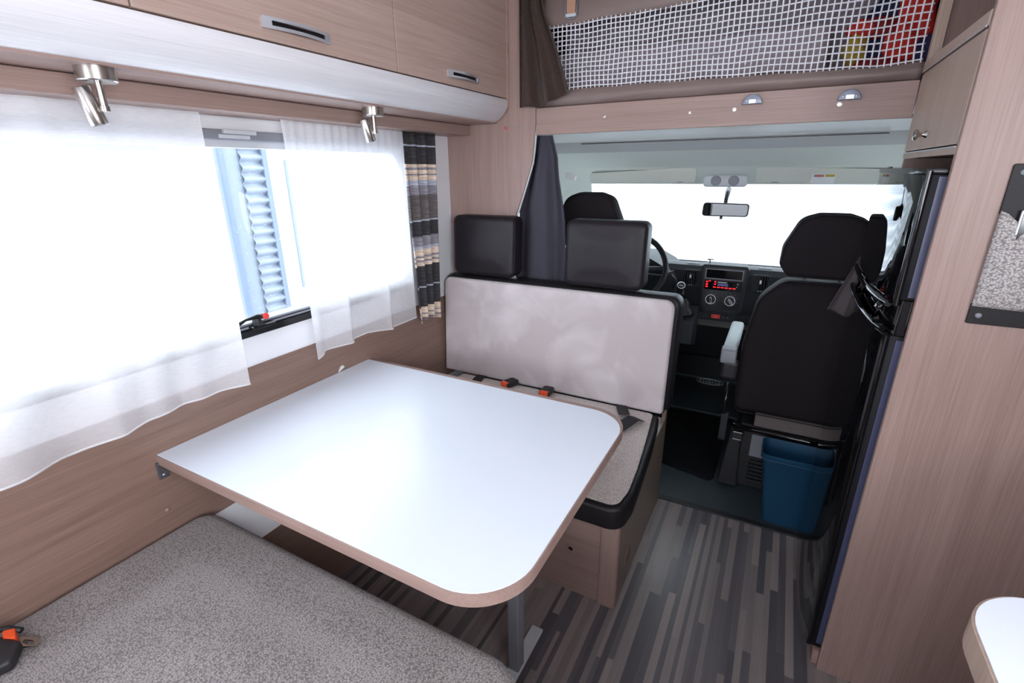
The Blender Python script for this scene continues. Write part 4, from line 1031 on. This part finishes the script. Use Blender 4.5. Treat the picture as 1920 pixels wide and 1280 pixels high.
for x in (1.03, 1.075, 1.168, 1.19): obj('switch', box(x-.008, x+.008, 2.731, 2.736, .664, .676, .001, 1), M['black_pl'], DS)
for x in (1.168, 1.19): obj('switch_light', box(x-.0015, x+.0015, 2.7300, 2.7312, .669, .672), M['text_w'], DS)
def vent(x0, x1, z0, z1):
    v = obj('air_vent', prism(roundpoly(rect(x0-.006, x1+.006, z0-.012, z1+.006), .006, 3), 'y', 2.733, 2.76, bev=.002), M['dark_pl'], DS)
    obj('vent_cavity', box(x0, x1, 2.7315, 2.7335, z0, z1), M['screen'], v)
    n = 6
    for k in range(n):
        x = lerp(x0+.005, x1-.005, k/(n-1)); obj('vent_slat', box(x-.002, x+.002, 2.728, 2.7335, z0, z1, .0005, 1), M['dark_pl'], v)
    obj('vent_slider', box((x0+x1)/2-.004, (x0+x1)/2+.004, 2.7235, 2.7282, (z0+z1)/2-.002, (z0+z1)/2+.016, .001, 1), M['text_w'], v)
    for k in (-1, 1): obj('vent_dot', box((x0+x1)/2+k*.006, (x0+x1)/2+k*.006+.003, 2.7315, 2.7332, z0-.008, z0-.005), M['text_w'], v)
vent(0.945, 1.014, .835, .905); vent(1.285, 1.352, .835, .905)
for x0 in (0.95, 1.30):
    for k in range(7): obj('demister_slot', box(x0+k*.009, x0+k*.009+.004, 2.775, 2.795, .9365, .9395), M['screen'], DS)
obj('phone_clip', tube([(1.062, 2.79, .938), (1.062, 2.78, .962), (1.05, 2.775, .966), (1.08, 2.775, .967)], .003, 6), M['black_pl'], DS, smooth=True)
# gear console
GC = thing('gear_lever', 'round topped gear lever with leather boot beside the steering wheel', 'gear lever', (0.975, 2.62, 0.6))
obj('console', prism([(2.56, .55), (2.58, .665), (2.68, .72), (2.715, .725), (2.715, .50)], 'x', 0.86, 1.045, bev=.01), M['dark_pl'], GC, smooth=True, auto=40)
bm = lathe([(.048, 0), (.043, .012), (.038, .03), (.026, .05), (.024, .065), (.014, .085), (0, .09)], (0.985, 2.63, .690), (-.08, -.10, 1), 20)
for v in bm.verts: v.co.x += .004*math.sin(v.co.z*190+v.co.y*80)
obj('boot', bm, M['leather'], GC, smooth=True)
obj('rod', tube([(0.975, 2.615, .77), (0.962, 2.602, .828)], .009, 8), M['satin_black'], GC, smooth=True)
q0 = Vector((0, 0, 1)).rotation_difference(Vector((.15, -.75, .65)).normalized())
kn = obj('knob', lathe([(0, -.03), (.012, -.028), (.019, -.012), (.022, 0), (.021, .010), (0, .012)], (0.957, 2.597, .846), (.15, -.75, .65), 24), M['black_pl'], GC, smooth=True, auto=50)
ax = Vector((.15, -.75, .65)).normalized()
obj('knob_ring', tube([Vector((0.957, 2.597, .846))+q0 @ Vector((.0185*math.cos(2*PI*k/24), .0185*math.sin(2*PI*k/24), .0125)) for k in range(24)], .0022, 6, True), M['silver'], kn, smooth=True)
q = Vector((0, 0, 1)).rotation_difference(ax)
bm = bmesh.new()
for (a, b_, c, d) in ((-.008, -.0068, -.006, .006), (-.0006, .0006, -.006, .006), (.0068, .008, -.006, .006), (-.008, .008, -.0006, .0006)):
    vs = bx(bm, a, b_, c, d, .0128, .0136)
for v in bm.verts: v.co = Vector((0.957, 2.597, .846)) + q @ v.co
obj('shift_pattern', bm, M['text_w'], kn)
# steering wheel
SW = thing('steering_wheel', 'black steering wheel behind the middle headrest', 'steering wheel', (0.70, 2.55, 0.93))
ctr = Vector((0.700, 2.52, 0.925)); axw = Vector((0, -0.90, 0.43)).normalized(); uw = Vector((1, 0, 0)); vw = axw.cross(uw).normalized()
if vw.z < 0: vw = -vw
obj('rim', tube([ctr+uw*.185*math.cos(a)+vw*.185*math.sin(a) for a in [2*PI*k/48 for k in range(48)]], .0145, 10, True), M['leather'], SW, smooth=True)
obj('hub', lathe([(0, -.03), (.06, -.03), (.07, -.01), (.06, .012), (0, .018)], ctr-axw*.01, axw, 24), M['dark_pl'], SW, smooth=True, auto=50)
for a in (0.12, PI-.12, -PI/2):
    d = uw*math.cos(a)+vw*math.sin(a)
    obj('spoke', tube([ctr+d*.05, ctr+d*.11-axw*.004, ctr+d*.18], [.024, .015, .012], 8), M['dark_pl'], SW, smooth=True)
obj('column', tube([ctr-axw*.03, ctr-axw*.13], [.045, .055], 14), M['dark_pl'], SW, smooth=True)
st_ = obj('stalk', tube([ctr-axw*.06+uw*.04, ctr-axw*.075+uw*.15+vw*.0, ctr-axw*.08+uw*.215+vw*.03], [.006, .006, .010], 8), M['dark_pl'], SW, smooth=True)

# seats
def cab_seat(label, xc=1.543, yc=2.15):
    t = thing('captain_chair', label, 'seat', (xc, yc+.25, 0), 'black cab seats')
    k = 0.07
    ob = roundpoly([(xc-.243, .415), (xc+.243, .415), (xc+.250, .70), (xc+.235, .90), (xc+.150, 1.0), (xc-.135, .995), (xc-.215, .915), (xc-.248, .70)], [.03, .03, .2, .12, .07, .07, .12, .2], 6)
    obj('backrest', shear(pillow(ob, 'y', yc, yc+.125, .030, .010, seg=5), k, .34), M['cab_fab'], t, smooth=True, auto=70)
    obj('back_seam', shear(tube([(p[0]+(xc-p[0])*.02, yc+.003, p[1]) for p in ob], .0022, 5, True), k, .34), M['leather'], t, smooth=True)
    obj('side_seam', shear(tube([(xc+.15, yc-.004, .345), (xc+.155, yc-.006, .6), (xc+.158, yc-.006, .8), (xc+.150, yc+.002, .97)], .0015, 5), k, .34), M['leather'], t, smooth=True)
    oh = roundpoly([(xc-.125, 1.012), (xc+.125, 1.012), (xc+.160, 1.06), (xc+.158, 1.13), (xc+.110, 1.238), (xc+.05, 1.258), (xc-.05, 1.258), (xc-.110, 1.238), (xc-.158, 1.13), (xc-.160, 1.06)], [.02, .02, .03, .08, .06, .06, .06, .06, .08, .03], 5)
    obj('headrest', shear(pillow(oh, 'y', yc+.035, yc+.125, .024, .006, seg=5), k, 1.0), M['cab_fab'], t, smooth=True, auto=70)
    obj('headrest_piping', shear(tube([(p[0]+(xc-p[0])*.03, yc+.0345+.006, p[1]+(1.13-p[1])*.04) for p in oh], .0028, 5, True), k, 1.0), M['leather'], t, smooth=True)
    for s in (-1, 1): obj('headrest_post', tube([(xc+s*.06, yc+.12, .98), (xc+s*.06, yc+.125, 1.04)], .006, 8), M['chrome'], t, smooth=True)
    obj('seat_cushion', pillow(roundpoly(rect(xc-.24, xc+.24, yc+.10, yc+.60), .05, 6), 'z', .36, .50, .035, .01), M['cab_fab'], t, smooth=True, auto=70)
    obj('fabric_strip', box(xc-.150, xc+.148, yc+.035, yc+.05, .345, .425, .003), M['taupe_fab'], t)
    obj('rear_bar', tube([(xc-.245, yc+.05, .340), (xc-.225, yc+.010, .338), (xc+.12, yc+.004, .337), (xc+.215, yc+.010, .337), (xc+.24, yc+.05, .338)], .012, 10), M['gloss_black'], t, smooth=True)
    pd = obj('pedestal', prism([(xc-.235, .006), (xc+.225, .006), (xc+.215, .33), (xc-.20, .33), (xc-.225, .2)], 'y', yc+.075, yc+.50, bev=.008), M['black_pl'], t)
    for i in range(6): obj('rib', box(xc-.145, xc+.21, yc+.060, yc+.080, .045+i*.020, .056+i*.020, .004), M['dark_pl'], pd)
    obj('cover_plate', box(xc-.15, xc+.20, yc+.066, yc+.078, .175, .285, .004), M['grey_pl'], pd)
    obj('side_strut', prism([(xc-.262, .02), (xc-.180, .02), (xc-.195, .325), (xc-.235, .325)], 'y', yc+.03, yc+.072, bev=.004), M['black_pl'], t)
    rc = obj('recliner', prism(roundpoly([(yc-.01, .26), (yc+.06, .25), (yc+.08, .36), (yc+.01, .40)], .015, 4), 'x', xc-.285, xc-.255, bev=.003), M['dark_pl'], t)
    obj('lever', tube([(xc-.277, yc+.02, .38), (xc-.277, yc+.03, .45), (xc-.275, yc+.06, .52)], [.011, .010, .008], 8), M['satin_black'], t, smooth=True)
    bk = obj('belt_buckle', box(xc-.23, xc-.185, yc+.004, yc+.024, .275, .315, .004), M['satin_black'], t)
    obj('buckle_glint', box(xc-.226, xc-.19, yc+.0015, yc+.005, .2755, .280, .001, 1), M['chrome'], bk)
    ar = obj('armrest', pillow(roundpoly([(yc+.005, .645), (yc+.40, .665), (yc+.42, .69), (yc+.38, .715), (yc+.02, .700)], [.015, .02, .02, .02, .015], 5), 'x', xc-.318, xc-.262, .014, 0), M['cab_lt'], t, smooth=True, auto=60)
    obj('armrest_joint', pillow(roundpoly([(yc-.025, .635), (yc+.03, .63), (yc+.035, .705), (yc-.02, .695)], .012, 4), 'x', xc-.320, xc-.258, .008, 0), M['grey_pl'], ar, smooth=True, auto=60)
    obj('armrest_mount', box(xc-.312, xc-.245, yc-.01, yc+.05, .56, .64, .012), M['black_pl'], ar)
    return t
ps = cab_seat('black covered passenger seat with pale armrest beside the fridge')
dsn = copy_tree(ps); dsn.location += Vector((-.975, .02, .065)); obj('seat_riser', box(0.36, 0.78, 2.25, 2.66, -.005, .0065), M['black_pl'], dsn) if False else None; dsn['label'] = 'black covered driver seat, only its headrest rising behind the bench'

# bin
BI = thing('waste_bin', 'petrol blue plastic waste bin standing behind the passenger seat', 'bin', (1.55, 2.08, 0.003))
def ringrect(x0, x1, y0, y1, r): return roundpoly(rect(x0, x1, y0, y1), r, 5)
lay = [(1.482, 1.638, 2.005, 2.125, .018, .004), (1.442, 1.652, 1.985, 2.132, .026, .303), (1.438, 1.656, 1.981, 2.136, .028, .308), (1.436, 1.660, 1.979, 2.138, .028, .330),
       (1.440, 1.656, 1.983, 2.134, .026, .330), (1.444, 1.650, 1.988, 2.130, .024, .306), (1.486, 1.634, 2.009, 2.121, .016, .008)]
bm = bmesh.new(); RR = []
for (a, b_, c, d, r, z) in lay:
    RR.append([bm.verts.new((p[0], p[1], z)) for p in ringrect(a, b_, c, d, r)])
for A, B in zip(RR, RR[1:]):
    for k in range(len(A)): bm.faces.new((A[k], A[(k+1) % len(A)], B[(k+1) % len(A)], B[k]))
bm.faces.new(RR[0]); bm.faces.new(list(reversed(RR[-1])))
obj('bin_body', bm, M['bin'], BI, smooth=True, auto=40)
obj('bin_liner_bulge', tube([(p[0], p[1], .307) for p in ringrect(1.438, 1.656, 1.981, 2.136, .028)], .0022, 5, True), M['bin'], BI, smooth=True)

# ------------------------------------------------------------------ OUTSIDE
obj('bonnet', prism([(3.50, .80), (4.25, .52), (4.35, .0), (4.25, -.35), (3.50, -.35)], 'x', .12, 2.08, bev=.04), M['ext_white'], None, smooth=True, auto=40, label='unseen white bonnet of the vehicle, added below the windscreen to bounce light up', cat='bonnet')  # out of view, added so its white throws light up at the headliner
obj('ground', box(-14, 16, -10, 24, -0.75, -0.70), M['bounce_ground'], kind='structure')
def corrugated(u, v, p0, p1, z0, z1, n, d, nrm):
    a = Vector(p0).lerp(Vector(p1), u); z = lerp(z0, z1, v)
    k = math.sin(2*PI*n*v)*d
    return Vector((a.x+nrm[0]*k, a.y+nrm[1]*k, z))
# container-like shed seen through the gap between the curtains
SH = thing('metal_shed', 'pale blue corrugated metal shed outside the left window', 'shed', (-2.8, 2.3, -.7))
sy0, sy1 = 2.70, 3.13
obj('side_panel', box(-3.0, -2.92, sy0, sy1, -.7, 1.78), M['ext_pale'], SH)
obj('corner_post', box(-2.92, -2.88, sy0-.02, sy0+.015, -.7, 1.75), M['ext_blue'], SH)
obj('corner_post', box(-2.92, -2.88, sy1-.05, sy1, -.7, 1.75), M['ext_blue'], SH)
obj('lintel', box(-2.92, -2.89, sy1, 3.9, 1.66, 1.72), M['ext_blue'], SH)
obj('corrugated_sheet', sheet(lambda u, v: corrugated(u, v, (-2.90, sy0+.17, 0), (-2.90, sy1-.05, 0), -.7, 1.72, 26, .018, (1, 0)), 2, 36*8, .004), M['ext_pale'], SH, smooth=True)
NV = thing('white_camper_van', 'white camper body parked outside the left window', 'vehicle', (-3.2, 0.5, -.7))
obj('side_wall', box(-3.4, -3.2, -3.5, 2.66, -.4, 2.3, .03), M['ext_white'], NV)
for (y0, y1, z0, z1) in ((1.78, 2.36, 1.40, 1.72), (1.80, 2.34, .85, 1.26), (.5, 1.56, 1.36, 1.72), (.5, 1.5, .85, 1.22)):
    obj('window', box(-3.2, -3.185, y0, y1, z0, z1, .004), M['ext_win'], NV)
WB = thing('white_building', 'white building wall beyond the shed outside the left window', 'building', (-3.4, 5, -.7))
obj('wall', box(-3.8, -3.3, 3.0, 8.5, -.7, 4.0), M['ext_white'], WB)
obj('eave', box(-3.3, -3.22, 3.3, 8.5, 2.02, 2.12), M['ext_blue'], WB)
obj('door_frame', box(-3.3, -3.28, 3.62, 3.65, .2, 1.55), M['ext_pale'], WB)
CW = thing('corrugated_hall', 'white corrugated hall wall in front of the windscreen', 'building', (1.5, 9, -.7))
obj('cladding', sheet(lambda u, v: corrugated(u, v, (-9, 9.2, 0), (12, 9.2, 0), -.7, 4.4, 22, .10, (0, -1)), 2, 24*8, .01), M['ext_white'], CW, smooth=True)
obj('roof_edge', box(-9, 12, 9.0, 9.4, 4.4, 4.6), M['ext_white'], CW)
